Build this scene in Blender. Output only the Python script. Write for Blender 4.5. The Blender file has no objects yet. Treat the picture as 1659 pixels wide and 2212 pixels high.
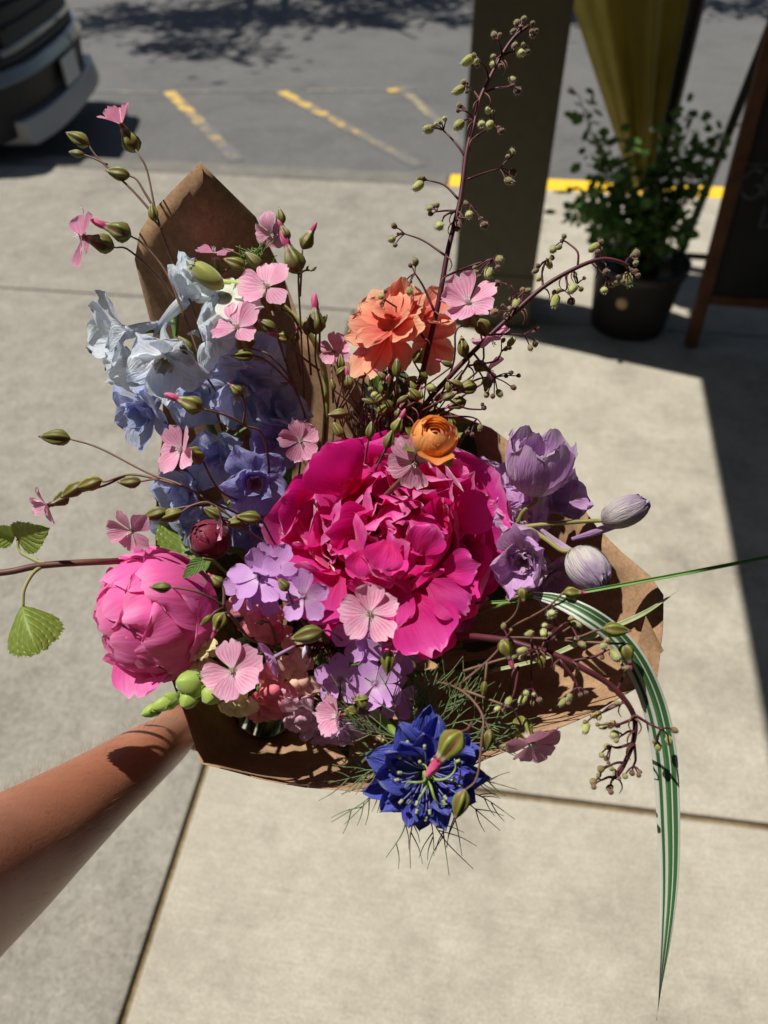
import bpy, bmesh, math, random
from mathutils import Vector, Matrix, noise
R = math.radians
random.seed(7)
SC = bpy.context.scene
COL = SC.collection

# ------------------------------------------------------------------ camera
FPX, CX, CY = 1620.0, 829.5, 1106.0          # focal length / centre in reference units (1659 x 2212)
PITCH = R(43.2); CAMH = 1.5
cd = bpy.data.cameras.new('camera'); cam = bpy.data.objects.new('camera', cd); COL.objects.link(cam)
cam.location = (0, 0, CAMH); cam.rotation_euler = (R(90) - PITCH, 0, 0)
cd.sensor_fit = 'VERTICAL'; cd.sensor_height = 36; cd.lens = 36 * FPX / 2212
cd.clip_start = 0.02; cd.clip_end = 800
cd.dof.use_dof = True; cd.dof.focus_distance = 0.485; cd.dof.aperture_fstop = 6.2
SC.camera = cam
SC.render.resolution_x = 768; SC.render.resolution_y = 1024
# ------------------------------------------------------------------ light
SUN_EL = R(65); SUNH = Vector((0.91, -0.41, 0)).normalized()
sd = Vector((SUNH.x * math.cos(SUN_EL), SUNH.y * math.cos(SUN_EL), -math.sin(SUN_EL)))
w = bpy.data.worlds.new('World'); SC.world = w; w.use_nodes = True
wn = w.node_tree.nodes; wl = w.node_tree.links
sky = wn.new('ShaderNodeTexSky'); sky.sky_type = 'NISHITA'; sky.sun_disc = False
sky.sun_elevation = SUN_EL; sky.sun_rotation = math.atan2(-SUNH.x, -SUNH.y)
wn['Background'].inputs['Strength'].default_value = 0.05
wl.new(sky.outputs[0], wn['Background'].inputs['Color'])
sl = bpy.data.lights.new('sun', 'SUN'); sl.energy = 5.0; sl.angle = R(0.5); sl.color = (1, 0.95, 0.87)
so = bpy.data.objects.new('sun', sl); COL.objects.link(so); so.rotation_euler = sd.to_track_quat('-Z', 'Y').to_euler()
so.location = (-4, 2, 8)
SC.view_settings.view_transform = 'Standard'; SC.view_settings.look = 'None'
SC.view_settings.gamma = 1; SC.view_settings.exposure = 0.18
SC.render.engine = 'CYCLES'
SC.cycles.max_bounces = 8; SC.cycles.transparent_max_bounces = 6
SC.cycles.sample_clamp_indirect = 4

# ------------------------------------------------------------------ placing
FW = Vector((0, math.cos(PITCH), -math.sin(PITCH))); UP = Vector((0, math.sin(PITCH), math.cos(PITCH))); RT = Vector((1, 0, 0))
CAM = Vector((0, 0, CAMH))
def P(x, y, d):
    return CAM + d * (FW + RT * ((x - CX) / FPX) + UP * ((CY - y) / FPX))
def D(x, y, z):
    return (RT * x + UP * y - FW * z).normalized()
def S(px, d):
    return px * d / FPX
def frame(o, n, spin=0, ref=None):
    n = n.normalized(); ref = ref or UP
    yv = ref - n * ref.dot(n)
    if yv.length < 0.05: yv = RT - n * RT.dot(n)
    yv.normalize(); xv = yv.cross(n)
    return Matrix.Translation(o) @ Matrix((xv, yv, n)).transposed().to_4x4() @ Matrix.Rotation(R(spin), 4, 'Z')
# ------------------------------------------------------------------ objects
WM = {}
def link(o, mw, parent):
    COL.objects.link(o); WM[o] = mw
    if parent is not None:
        o.parent = parent; o.matrix_basis = WM[parent].inverted() @ mw
    else:
        o.matrix_basis = mw
    return o
def tag(o, label, cat, group=None):
    o['label'] = label; o['category'] = cat
    if group: o['group'] = group
    return o
def thing(name, label, cat, loc, group=None):
    o = bpy.data.objects.new(name, None); o.empty_display_size = .01
    link(o, Matrix.Translation(loc), None)
    return tag(o, label, cat, group)
def mesh(name, me, mw=None, parent=None, mat=None):
    if mat is not None and not me.materials: me.materials.append(mat)
    return link(bpy.data.objects.new(name, me), mw if mw is not None else Matrix(), parent)
def build(name, verts, faces, uvs=None, smooth=True, mat=None):
    me = bpy.data.meshes.new(name); me.from_pydata([tuple(v) for v in verts], [], faces)
    if uvs:
        l = me.uv_layers.new(name='UVMap')
        for p in me.polygons:
            for li in p.loop_indices: l.data[li].uv = uvs[me.loops[li].vertex_index]
    if smooth:
        for p in me.polygons: p.use_smooth = True
    if mat: me.materials.append(mat)
    me.update(); return me
def structure(o): o['kind'] = 'structure'; return o
# ------------------------------------------------------------------ materials
def newmat(name):
    m = bpy.data.materials.new(name); m.use_nodes = True
    n = m.node_tree.nodes; l = m.node_tree.links
    return m, n, l, n['Principled BSDF']
def ramp(n, stops, interp='LINEAR'):
    r = n.new('ShaderNodeValToRGB'); e = r.color_ramp.elements; r.color_ramp.interpolation = interp
    while len(e) < len(stops): e.new(0.5)
    for el, (p, c) in zip(e, stops):
        el.position = p; el.color = (*c, 1) if len(c) == 3 else c
    return r
def mathn(n, l, op, a, b=None, clamp=False):
    m = n.new('ShaderNodeMath'); m.operation = op; m.use_clamp = clamp
    for i, v in enumerate((a, b)):
        if v is None: continue
        if isinstance(v, (int, float)): m.inputs[i].default_value = v
        else: l.new(v, m.inputs[i])
    return m.outputs[0]
def mixc(n, l, f, a, b, blend='MIX'):
    m = n.new('ShaderNodeMix'); m.data_type = 'RGBA'; m.blend_type = blend
    for s, v in ((m.inputs[0], f), (m.inputs[6], a), (m.inputs[7], b)):
        if isinstance(v, (int, float)): s.default_value = v
        elif isinstance(v, tuple): s.default_value = (*v, 1)
        else: l.new(v, s)
    return m.outputs[2]
def noisen(n, l, vec, scale, detail=3, rough=.5):
    t = n.new('ShaderNodeTexNoise'); t.inputs['Scale'].default_value = scale
    t.inputs['Detail'].default_value = detail; t.inputs['Roughness'].default_value = rough
    if vec is not None: l.new(vec, t.inputs['Vector'])
    return t.outputs[0]
def bump(n, l, b, h, strength=.3, dist=.001):
    bp = n.new('ShaderNodeBump'); bp.inputs['Strength'].default_value = strength; bp.inputs['Distance'].default_value = dist
    l.new(h, bp.inputs['Height']); l.new(bp.outputs[0], b.inputs['Normal']); return bp
def petal_mat(name, stops, vein=None, vs=.5, vfreq=16, tr=.4, trc=None, sheen=.25, rough=.55, blotch=None, side=None, crinkle=.35, var=.12, vpow=7):
    """stops run from petal base to tip (UV y); veins fan along the petal; part of the light passes through"""
    m, n, l, b = newmat(name)
    uv = n.new('ShaderNodeUVMap'); sp = n.new('ShaderNodeSeparateXYZ'); l.new(uv.outputs[0], sp.inputs[0])
    tc = n.new('ShaderNodeTexCoord'); oi = n.new('ShaderNodeObjectInfo')
    mp = n.new('ShaderNodeMapping'); l.new(uv.outputs[0], mp.inputs[0]); mp.inputs['Scale'].default_value = (9, 1.6, 1)
    cmb = n.new('ShaderNodeCombineXYZ'); l.new(oi.outputs['Random'], cmb.inputs[0]); l.new(oi.outputs['Random'], cmb.inputs[2])
    vm = n.new('ShaderNodeVectorMath'); vm.operation = 'MULTIPLY_ADD'; l.new(cmb.outputs[0], vm.inputs[0]); vm.inputs[1].default_value = (40, 0, 23); l.new(mp.outputs[0], vm.inputs[2])
    streak = noisen(n, l, vm.outputs[0], 2.2, 3)
    yy = mathn(n, l, 'ADD', sp.outputs[1], mathn(n, l, 'MULTIPLY', mathn(n, l, 'SUBTRACT', streak, .5), .22))
    c = ramp(n, stops); l.new(yy, c.inputs[0]); col = c.outputs[0]
    if side:
        sx = mathn(n, l, 'ABSOLUTE', mathn(n, l, 'SUBTRACT', sp.outputs[0], .5))
        sf = mathn(n, l, 'POWER', mathn(n, l, 'MULTIPLY', sx, 2), 2.5)
        col = mixc(n, l, mathn(n, l, 'MULTIPLY', sf, side[1]), col, side[0])
    if vein:
        wob = mathn(n, l, 'MULTIPLY', mathn(n, l, 'SUBTRACT', streak, .5), 1.6)
        ph = mathn(n, l, 'ADD', mathn(n, l, 'MULTIPLY', sp.outputs[0], vfreq * math.pi), wob)
        s = mathn(n, l, 'POWER', mathn(n, l, 'ABSOLUTE', mathn(n, l, 'SINE', ph)), vpow)
        s = mathn(n, l, 'MULTIPLY', s, mathn(n, l, 'SUBTRACT', 1.05, sp.outputs[1]))
        col = mixc(n, l, mathn(n, l, 'MULTIPLY', s, vs, True), col, vein)
    if blotch:
        bn = noisen(n, l, tc.outputs['Object'], blotch[1], 3)
        br = ramp(n, [(.52, (0, 0, 0)), (.68, (1, 1, 1))]); l.new(bn, br.inputs[0])
        col = mixc(n, l, mathn(n, l, 'MULTIPLY', br.outputs[0], blotch[2]), col, blotch[0])
    hv = n.new('ShaderNodeHueSaturation'); l.new(col, hv.inputs['Color'])
    l.new(mathn(n, l, 'ADD', 1 - var, mathn(n, l, 'MULTIPLY', oi.outputs['Random'], 2 * var)), hv.inputs['Value'])
    l.new(mathn(n, l, 'ADD', .494, mathn(n, l, 'MULTIPLY', oi.outputs['Random'], .012)), hv.inputs['Hue'])
    col = hv.outputs[0]
    l.new(col, b.inputs['Base Color']); b.inputs['Roughness'].default_value = rough
    b.inputs['Specular IOR Level'].default_value = .3
    b.inputs['Sheen Weight'].default_value = sheen; b.inputs['Sheen Roughness'].default_value = .4
    t = n.new('ShaderNodeBsdfTranslucent')
    if trc: l.new(mixc(n, l, .75, col, trc), t.inputs['Color'])
    else: l.new(col, t.inputs['Color'])
    mx = n.new('ShaderNodeMixShader'); mx.inputs[0].default_value = tr
    l.new(b.outputs[0], mx.inputs[1]); l.new(t.outputs[0], mx.inputs[2]); l.new(mx.outputs[0], n['Material Output'].inputs['Surface'])
    bp = bump(n, l, b, streak, crinkle, .0022); l.new(bp.outputs[0], t.inputs['Normal'])
    return m
def simple(name, c, rough=.6, c2=None, sc=60, tr=0, spec=.4, bmp=0, bd=.001, sheen=0, metal=0, coat=0):
    m, n, l, b = newmat(name)
    b.inputs['Roughness'].default_value = rough; b.inputs['Specular IOR Level'].default_value = spec
    b.inputs['Sheen Weight'].default_value = sheen; b.inputs['Metallic'].default_value = metal; b.inputs['Coat Weight'].default_value = coat
    tc = n.new('ShaderNodeTexCoord')
    if c2:
        nz = noisen(n, l, tc.outputs['Object'], sc, 4)
        r = ramp(n, [(.35, c), (.65, c2)]); l.new(nz, r.inputs[0]); col = r.outputs[0]
        l.new(col, b.inputs['Base Color'])
        if bmp: bump(n, l, b, nz, bmp, bd)
    else: b.inputs['Base Color'].default_value = (*c, 1)
    if tr:
        t = n.new('ShaderNodeBsdfTranslucent'); t.inputs[0].default_value = (*c, 1)
        if c2: l.new(col, t.inputs[0])
        mx = n.new('ShaderNodeMixShader'); mx.inputs[0].default_value = tr
        l.new(b.outputs[0], mx.inputs[1]); l.new(t.outputs[0], mx.inputs[2]); l.new(mx.outputs[0], n['Material Output'].inputs['Surface'])
    return m
# ------------------------------------------------------------------ shapes
def catmull(pts, n=6):
    pts = [Vector(p) for p in pts]
    if len(pts) < 3: return [pts[0].lerp(pts[-1], i / n) for i in range(n + 1)]
    q = [pts[0] * 2 - pts[1]] + pts + [pts[-1] * 2 - pts[-2]]; out = []
    for i in range(1, len(q) - 2):
        a, b, c, d = q[i - 1], q[i], q[i + 1], q[i + 2]
        for k in range(n):
            t = k / n
            out.append(.5 * ((2 * b) + (c - a) * t + (2 * a - 5 * b + 4 * c - d) * t * t + (3 * b - a - 3 * c + d) * t ** 3))
    out.append(pts[-1]); return out
def tube_data(pts, r0, r1, sides=6, sm=5, radii=None):
    pp = catmull(pts, sm); V = []; F = []; U = []; N = len(pp)
    prev = None
    for i, p in enumerate(pp):
        t = (pp[min(i + 1, N - 1)] - pp[max(i - 1, 0)])
        t = t.normalized() if t.length > 1e-9 else Vector((0, 0, 1))
        a = prev if prev is not None else (Vector((0, 0, 1)) if abs(t.z) < .9 else Vector((1, 0, 0)))
        a = (a - t * a.dot(t)); a = a.normalized() if a.length > 1e-6 else t.orthogonal().normalized(); prev = a
        b = t.cross(a); f = i / (N - 1)
        if radii:
            k = f * (len(radii) - 1); i0 = min(int(k), len(radii) - 2); r = radii[i0] + (radii[i0 + 1] - radii[i0]) * (k - i0)
        else: r = r0 + (r1 - r0) * f
        for s in range(sides):
            g = 2 * math.pi * s / sides
            V.append(p + a * (r * math.cos(g)) + b * (r * math.sin(g))); U.append((s / sides, f))
    for i in range(N - 1):
        for s in range(sides):
            F.append((i * sides + s, i * sides + (s + 1) % sides, (i + 1) * sides + (s + 1) % sides, (i + 1) * sides + s))
    F.append(tuple(range(sides))[::-1]); F.append(tuple((N - 1) * sides + s for s in range(sides)))
    return V, F, U
def join_data(parts):
    V = []; F = []; U = []
    for v, f, u in parts:
        o = len(V); V += v; F += [tuple(i + o for i in q) for q in f]; U += u
    return V, F, U
def tubes(name, lines, mat, parent, sides=6, sm=5):
    """lines: (points in world, r0, r1)"""
    V, F, U = join_data([tube_data(p, a, b, sides, sm) for p, a, b in lines])
    L = WM[parent].translation if parent is not None else Vector()
    return mesh(name, build(name, [v - L for v in V], F, U, True, mat), Matrix.Translation(L), parent)
def px(pts): return [P(*p) for p in pts]
def petal(L, W, nu=8, nv=8, base=.16, peak=.62, tip=.35, pw=2.2, cup=.15, curl=.3, ruf=0, rf=3, notch=0, jag=0, seed=0, arch=.12, twist=0, crum=0, mat=None, name='petal'):
    rnd = random.Random(seed); ph = rnd.uniform(0, 6.28); off = rnd.uniform(0, 90)
    V = []; U = []; F = []
    y = z = 0; rows = []
    for j in range(nv + 1):
        v = j / nv
        rows.append((v, y, z)); a = curl * ((v + .5 / nv) ** 1.4)
        y += math.cos(a) * L / nv; z += math.sin(a) * L / nv
    for v, yy, zz in rows:
        if v < peak: wv = base + (1 - base) * math.sin(math.pi / 2 * v / peak) ** 1.3
        else:
            s = (v - peak) / (1 - peak); wv = tip + (1 - tip) * (max(0, 1 - s ** pw)) ** .6
        for i in range(nu + 1):
            u = 2 * i / nu - 1
            lf = 1 - arch * u * u - notch * math.exp(-(u / .2) ** 2) + jag * noise.noise((u * 3.1 + off, off, 0)) + .5 * jag * noise.noise((u * 7.3, off, 4))
            k = 1 + (lf - 1) * v * v
            x = u * wv * W / 2; zc = zz + cup * W * u * u * wv + ruf * W * (v ** 1.7) * math.sin(rf * u * 2 + ph + 2 * v) * (.45 + .55 * abs(u))
            if crum: zc += crum * W * noise.noise((u * 2.2 + off, v * 2.5, off * .3)); x += .3 * crum * W * noise.noise((u * 2, v * 3 + off, 9))
            p = Vector((x, yy * k, zc * (1 if k > .01 else 1)))
            if twist: p = Matrix.Rotation(twist * v, 3, 'Y') @ p
            V.append(p); U.append(((u + 1) / 2, v))
    for j in range(nv):
        for i in range(nu):
            a = j * (nu + 1) + i; F.append((a, a + 1, a + nu + 2, a + nu + 1))
    return build(name, V, F, U, True, mat)
def shell(Rr, t0, t1, dphi, nu=9, nv=9, peak=.6, tip=.3, flare=0., edge=0., ruf=0, jag=0, seed=0, squash=1., mat=None, pw=2.2, base=.35, name='petal', hook=0):
    """petal that wraps a globe from its lower pole (angle t0) towards its top (t1), local +Z up, opening to +Y"""
    rnd = random.Random(seed); off = rnd.uniform(0, 99); V = []; U = []; F = []
    for j in range(nv + 1):
        v = j / nv
        if v < peak: wv = base + (1 - base) * math.sin(math.pi / 2 * v / peak)
        else:
            s = (v - peak) / (1 - peak); wv = tip + (1 - tip) * max(0, 1 - s ** pw) ** .6
        for i in range(nu + 1):
            u = 2 * i / nu - 1
            vv = v * (1 - (.12 * u * u - jag * noise.noise((u * 3 + off, off, 1))) * v * v)
            th = R(t0 + (t1 - t0) * vv); ph = u * R(dphi) / 2 * wv / max(math.sin(th), .5)
            r = Rr * (1 + flare * v ** 4 + edge * abs(u) ** 4 * v + ruf * v * v * noise.noise((u * 2.2 + off, v * 2, off)))
            if hook: r *= 1 + hook * max(0, v - .75) * 4
            V.append((r * math.sin(th) * math.sin(ph), r * math.sin(th) * math.cos(ph), -r * math.cos(th) * squash)); U.append(((u + 1) / 2, v))
    for j in range(nv):
        for i in range(nu):
            a = j * (nu + 1) + i; F.append((a, a + 1, a + nu + 2, a + nu + 1))
    return build(name, V, F, U, True, mat)
def lathe(prof, n=14, wing=0, k=5, name='body', mat=None, sharp=1.):
    """prof: (z, r, wingamount); UV x = ridge height, UV y = along"""
    V = []; F = []; U = []; N = len(prof)
    for j, pr in enumerate(prof):
        z, r = pr[:2]; wg = pr[2] if len(pr) > 2 else wing
        for i in range(n):
            a = 2 * math.pi * i / n; c = (.5 + .5 * math.cos(k * a)) ** sharp if k else 0
            rr = r * (1 + wg * (c - .3)); V.append((rr * math.cos(a), rr * math.sin(a), z)); U.append((c, j / (N - 1)))
    for j in range(N - 1):
        for i in range(n):
            F.append((j * n + i, j * n + (i + 1) % n, (j + 1) * n + (i + 1) % n, (j + 1) * n + i))
    F.append(tuple(range(n))[::-1]); F.append(tuple((N - 1) * n + i for i in range(n)))
    return build(name, V, F, U, True, mat)
def box_data(x0, x1, y0, y1, z0, z1):
    V = [Vector((x, y, z)) for z in (z0, z1) for y in (y0, y1) for x in (x0, x1)]
    return V, [(0, 2, 3, 1), (4, 5, 7, 6), (0, 1, 5, 4), (2, 6, 7, 3), (0, 4, 6, 2), (1, 3, 7, 5)], [(0, 0)] * 8
def bevel_me(me, wdt, seg=2):
    bm = bmesh.new(); bm.from_mesh(me); bmesh.ops.remove_doubles(bm, verts=bm.verts, dist=1e-6)
    bmesh.ops.bevel(bm, geom=list(bm.edges), offset=wdt, segments=seg, profile=.6, affect='EDGES')
    bm.to_mesh(me); bm.free(); return me
def box(name, x0, x1, y0, y1, z0, z1, mat, mw=None, parent=None, bev=.004):
    V, F, U = box_data(x0, x1, y0, y1, z0, z1); me = build(name, V, F, None, False, mat)
    if bev: bevel_me(me, bev)
    return mesh(name, me, mw, parent)
# ================================================================== SETTING
A7 = R(-7.5); SLAB = Matrix.Rotation(A7, 4, 'Z')          # street grid is turned a little against the view
def ground_mat(name, c1, c2, c3, fine=260, coarse=5, bstr=.35, bdist=.002, speck=None, crack=0, rough=.9, wear=.0):
    m, n, l, b = newmat(name); tc = n.new('ShaderNodeTexCoord'); v = tc.outputs['Object']
    a = noisen(n, l, v, coarse, 6, .62); f = noisen(n, l, v, fine, 3, .7); md = noisen(n, l, v, coarse * 7, 4, .6)
    r = ramp(n, [(.34, c1), (.52, c2), (.68, c3)]); l.new(a, r.inputs[0])
    col = mixc(n, l, .38, r.outputs[0], mixc(n, l, md, tuple(x * .62 for x in c1), tuple(min(1, x * 1.25) for x in c3)))
    g = ramp(n, [(.3, (.70, .70, .70)), (.7, (1.22, 1.22, 1.22))]); l.new(f, g.inputs[0])
    col = mixc(n, l, 1.0, col, g.outputs[0], 'MULTIPLY')
    st = noisen(n, l, v, 2.1, 6, .72); sr = ramp(n, [(.50, (1, 1, 1)), (.60, (.84, .83, .82)), (.70, (.60, .59, .60))]); l.new(st, sr.inputs[0])
    col = mixc(n, l, 1.0, col, sr.outputs[0], 'MULTIPLY')
    gv = n.new('ShaderNodeTexVoronoi'); gv.inputs['Scale'].default_value = 3.1; l.new(v, gv.inputs['Vector'])
    gs = n.new('ShaderNodeSeparateColor'); l.new(gv.outputs['Color'], gs.inputs[0])
    gd = mathn(n, l, 'ADD', gv.outputs['Distance'], mathn(n, l, 'MULTIPLY', md, .05))
    spot = mathn(n, l, 'MULTIPLY', mathn(n, l, 'LESS_THAN', gd, mathn(n, l, 'ADD', .03, mathn(n, l, 'MULTIPLY', gs.outputs[1], .045))), mathn(n, l, 'GREATER_THAN', gs.outputs[0], .62))
    col = mixc(n, l, mathn(n, l, 'MULTIPLY', spot, wear), col, tuple(x * .55 for x in c1))
    bm_ = n.new('ShaderNodeMapping'); bm_.inputs['Scale'].default_value = (3, 90, 1); l.new(v, bm_.inputs[0]); bn_ = noisen(n, l, bm_.outputs[0], 1.6, 4, .65)
    br_ = ramp(n, [(.3, (.88, .88, .87)), (.7, (1.08, 1.08, 1.08))]); l.new(bn_, br_.inputs[0]); col = mixc(n, l, wear, col, mixc(n, l, 1., col, br_.outputs[0], 'MULTIPLY'))
    if speck:
        vo = n.new('ShaderNodeTexVoronoi'); vo.inputs['Scale'].default_value = speck[0]; l.new(v, vo.inputs['Vector'])
        vr = ramp(n, [(.0, tuple(x * .72 for x in c1)), (.5, c2), (1, speck[1])]); l.new(vo.outputs['Color'], vr.inputs[0])
        col = mixc(n, l, speck[2], col, vr.outputs[0])
    if crack:
        vo = n.new('ShaderNodeTexVoronoi'); vo.feature = 'DISTANCE_TO_EDGE'; vo.inputs['Scale'].default_value = crack
        wv = n.new('ShaderNodeVectorMath'); wv.operation = 'MULTIPLY_ADD'
        nt = n.new('ShaderNodeTexNoise'); nt.inputs['Scale'].default_value = 2.5; nt.inputs['Detail'].default_value = 5; l.new(v, nt.inputs['Vector'])
        l.new(nt.outputs['Color'], wv.inputs[0]); wv.inputs[1].default_value = (.9, .9, 0); l.new(v, wv.inputs[2]); l.new(wv.outputs[0], vo.inputs['Vector'])
        cr = ramp(n, [(.0, (.55, .55, .55)), (.012, (1, 1, 1))]); l.new(vo.outputs[0], cr.inputs[0])
        col = mixc(n, l, .8, col, cr.outputs[0], 'MULTIPLY')
    l.new(col, b.inputs['Base Color']); b.inputs['Roughness'].default_value = rough; b.inputs['Specular IOR Level'].default_value = .25
    bump(n, l, b, mathn(n, l, 'ADD', f, mathn(n, l, 'MULTIPLY', md, .6)), bstr, bdist)
    return m
M_asph = ground_mat('asphalt', (.105, .105, .106), (.128, .127, .125), (.148, .146, .143), 180, 1.6, .5, .004, (110, (.21, .206, .20), .35), 0)
M_conc = ground_mat('smooth_concrete', (.325, .302, .245), (.405, .375, .308), (.465, .433, .36), 240, 6, .18, .0012, wear=.6)
M_aggr = ground_mat('weathered_concrete', (.20, .188, .158), (.275, .258, .22), (.36, .338, .29), 200, 11, .7, .003, (95, (.42, .395, .34), .30), wear=.5)
M_curb = ground_mat('curb_concrete', (.13, .124, .11), (.175, .166, .147), (.22, .21, .185), 220, 9, .5, .003)
M_fill = ground_mat('joint_dirt', (.14, .10, .055), (.21, .155, .085), (.30, .23, .13), 160, 30, .8, .004)
M_far = ground_mat('far_ground', (.20, .19, .16), (.25, .235, .2), (.3, .28, .24), 60, .8, .3, .003)
CURB0, CURB1 = 4.21, 4.39
# the ground sheet reaches to the horizon below everything
gm = build('ground', [(-400, -400, -.14), (400, -400, -.14), (400, 600, -.14), (-400, 600, -.14)], [(0, 1, 2, 3)], None, False, M_far)
structure(mesh('ground', gm))
rm = build('road', [(-60, CURB1 - .1, -.12), (60, CURB1 - .1, -.12), (60, 13.2, -.12), (-60, 13.2, -.12)], [(0, 1, 2, 3)], None, False, M_asph)
structure(mesh('road', rm, SLAB.copy()))
side = mesh('sidewalk', build('sidewalk', *box_data(-12, 12, -3, CURB0 - .004, -.139, -.012)[:2], None, False, M_fill), SLAB.copy()); structure(side)
# slabs: joint along the walk at u=-.48, cross joints; every slab a piece of its own
us = [-9.48, -7.18, -4.88, -2.68, -.485, 1.95, 4.3, 6.6, 8.9]
def slab_piece(u0, u1, v0, v1, mat, g0=.0065, g1=.0065, z=0.):
    box('concrete_slab', u0 + g0, u1 - g0, v0 + g1, v1 - g1, -.1, z, mat, SLAB.copy(), side, .006)
for i in range(len(us) - 1):
    if i < 3:
        for v0, v1 in ((-2.9, -1.6), (-1.6, 2.765), (2.765, CURB0 - .004)): slab_piece(us[i], us[i + 1], v0, v1, M_aggr, z=.0015 * (i % 2))
    elif i == 3:
        slab_piece(us[i], us[i + 1], -2.9, -1.6, M_aggr); slab_piece(us[i], us[i + 1], -1.6, 2.765, M_aggr, z=.001); slab_piece(us[i], .12, 2.765, CURB0 - .004, M_aggr, .002, .0065)
    elif i == 4:
        slab_piece(us[i], us[i + 1], -2.9, .765, M_conc); slab_piece(us[i], us[i + 1], .765, 2.765, M_conc, z=.001); slab_piece(.12, us[i + 1], 2.765, CURB0 - .004, M_conc, .002, .0012, z=.001)
    else:
        slab_piece(us[i], us[i + 1], -2.9, .765, M_conc); slab_piece(us[i], us[i + 1], .765, CURB0 - .004, M_conc, z=.001)
kerb = mesh('kerb', build('kerb', *box_data(-12, -.206, CURB0, CURB1, -.139, .0)[:2], None, False, M_curb), SLAB.copy())
bevel_me(kerb.data, .018, 3); structure(kerb)
def paint_mat(name, c, wear, scale=9, under=(.125, .124, .122)):
    m, n, l, b = newmat(name); tc = n.new('ShaderNodeTexCoord'); uv = n.new('ShaderNodeUVMap'); sp = n.new('ShaderNodeSeparateXYZ'); l.new(uv.outputs[0], sp.inputs[0])
    a = noisen(n, l, tc.outputs['Object'], scale, 6, .75); f = noisen(n, l, tc.outputs['Object'], 70, 4, .7)
    s = mathn(n, l, 'ADD', mathn(n, l, 'MULTIPLY', a, .75), mathn(n, l, 'MULTIPLY', f, .3))
    s = mathn(n, l, 'SUBTRACT', s, mathn(n, l, 'MULTIPLY', sp.outputs[1], wear[2]))
    ed = mathn(n, l, 'POWER', mathn(n, l, 'ABSOLUTE', mathn(n, l, 'SUBTRACT', mathn(n, l, 'MULTIPLY', sp.outputs[0], 2), 1)), 4)
    s = mathn(n, l, 'SUBTRACT', s, mathn(n, l, 'MULTIPLY', ed, .12))
    r = ramp(n, [(wear[0], (0, 0, 0)), (wear[1], (1, 1, 1))]); l.new(s, r.inputs[0])
    l.new(mixc(n, l, r.outputs[0], under, c), b.inputs['Base Color']); b.inputs['Roughness'].default_value = .8
    bump(n, l, b, f, .4, .002); return m
M_yel = paint_mat('worn_yellow_paint', (.62, .40, .07), (.42, .52, .16))
M_yel2 = paint_mat('faded_yellow_paint', (.42, .33, .14), (.50, .62, .06))
M_ykerb = paint_mat('yellow_kerb_paint', (.80, .50, .02), (.22, .34, .0), 14, (.34, .3, .2))
yk = mesh('kerb', build('kerb', *box_data(-.20, 12, CURB0, CURB1, -.139, .0)[:2], [(.5, 0)] * 8, False, M_ykerb), SLAB.copy())
bevel_me(yk.data, .018, 3); structure(yk)
def marking(a, b, wd, mat, mwd=None):
    a = Vector((*a, 0)); b = Vector((*b, 0)); t = (b - a).normalized(); nrm = Vector((-t.y, t.x, 0)); V = []; U = []; F = []
    N = 14
    for i in range(N + 1):
        f = i / N; c = a.lerp(b, f)
        for s in (-1, 1): V.append(c + nrm * (s * wd / 2 * (1 + .08 * math.sin(i * 2.1 + s))) + Vector((0, 0, -.116))); U.append(((s + 1) / 2, f))
        if i: F.append((2 * i - 2, 2 * i, 2 * i + 1, 2 * i - 1))
    o = mesh('road_marking', build('road_marking', V, F, U, True, mat)); return structure(o)
marking((-1.68, 6.52), (-.92, 4.95), .10, M_yel); marking((-.80, 6.52), (.22, 4.85), .10, M_yel)
marking((.03, 6.55), (.24, 6.62), .11, M_yel); marking((.17, 6.5), (.62, 4.95), .09, M_yel2)
marking((-3.4, 6.62), (-1.75, 6.50), .07, M_yel2); marking((-1.6, 6.53), (-.8, 6.545), .06, M_yel2); marking((-.6, 6.56), (.02, 6.56), .06, M_yel2)

# ------------------------------------------------------------------ canopy on a square post (its shade falls on the right)
M_post = simple('olive_brown_paint', (.055, .045, .022), .55, (.066, .054, .027), 30, bmp=.1)
M_ceil = simple('canopy_boards', (.05, .042, .03), .8, (.07, .06, .045), 20)
HC = 2.6; sh = SUNH * (HC / math.tan(SUN_EL))
cn = thing('porch_canopy', 'flat porch canopy carried on a square dark olive post beside the kerb', 'canopy', Vector((.42, 2.80, 0)))
PW = Matrix.Translation((.435, 2.815, 0)) @ SLAB
box('post', -.148, .148, -.148, .148, .0, HC, M_post, PW, cn, .006)
box('post_foot', -.152, .152, -.152, .152, .0, .22, M_post, PW, cn, .006)
c0 = Vector((1.15, 2.35, 0)) - sh; c1 = Vector((.845, .86, 0)) - sh; e = (c0 - c1).normalized()
a = c0 + e * .80; b2 = c1 - e * 2.4; q = Vector((4.4, -.6, 0))
rv = [(p.x, p.y, z) for z in (HC, HC + .22) for p in (a, b2, b2 + q, a + q)]
mesh('roof', build('roof', rv, [(3, 2, 1, 0), (4, 5, 6, 7), (0, 1, 5, 4), (1, 2, 6, 5), (2, 3, 7, 6), (3, 0, 4, 7)], None, False, M_ceil), None, cn)
for p in (a + q, b2 + q, b2):
    pp = p + Vector(((-.25, .25)[p == b2], (.25 if p.y < 1 else -.25), 0))
    box('post', -.148, .148, -.148, .148, .0, HC, M_post, Matrix.Translation((pp.x, pp.y, 0)) @ SLAB, cn, .006)

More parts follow.
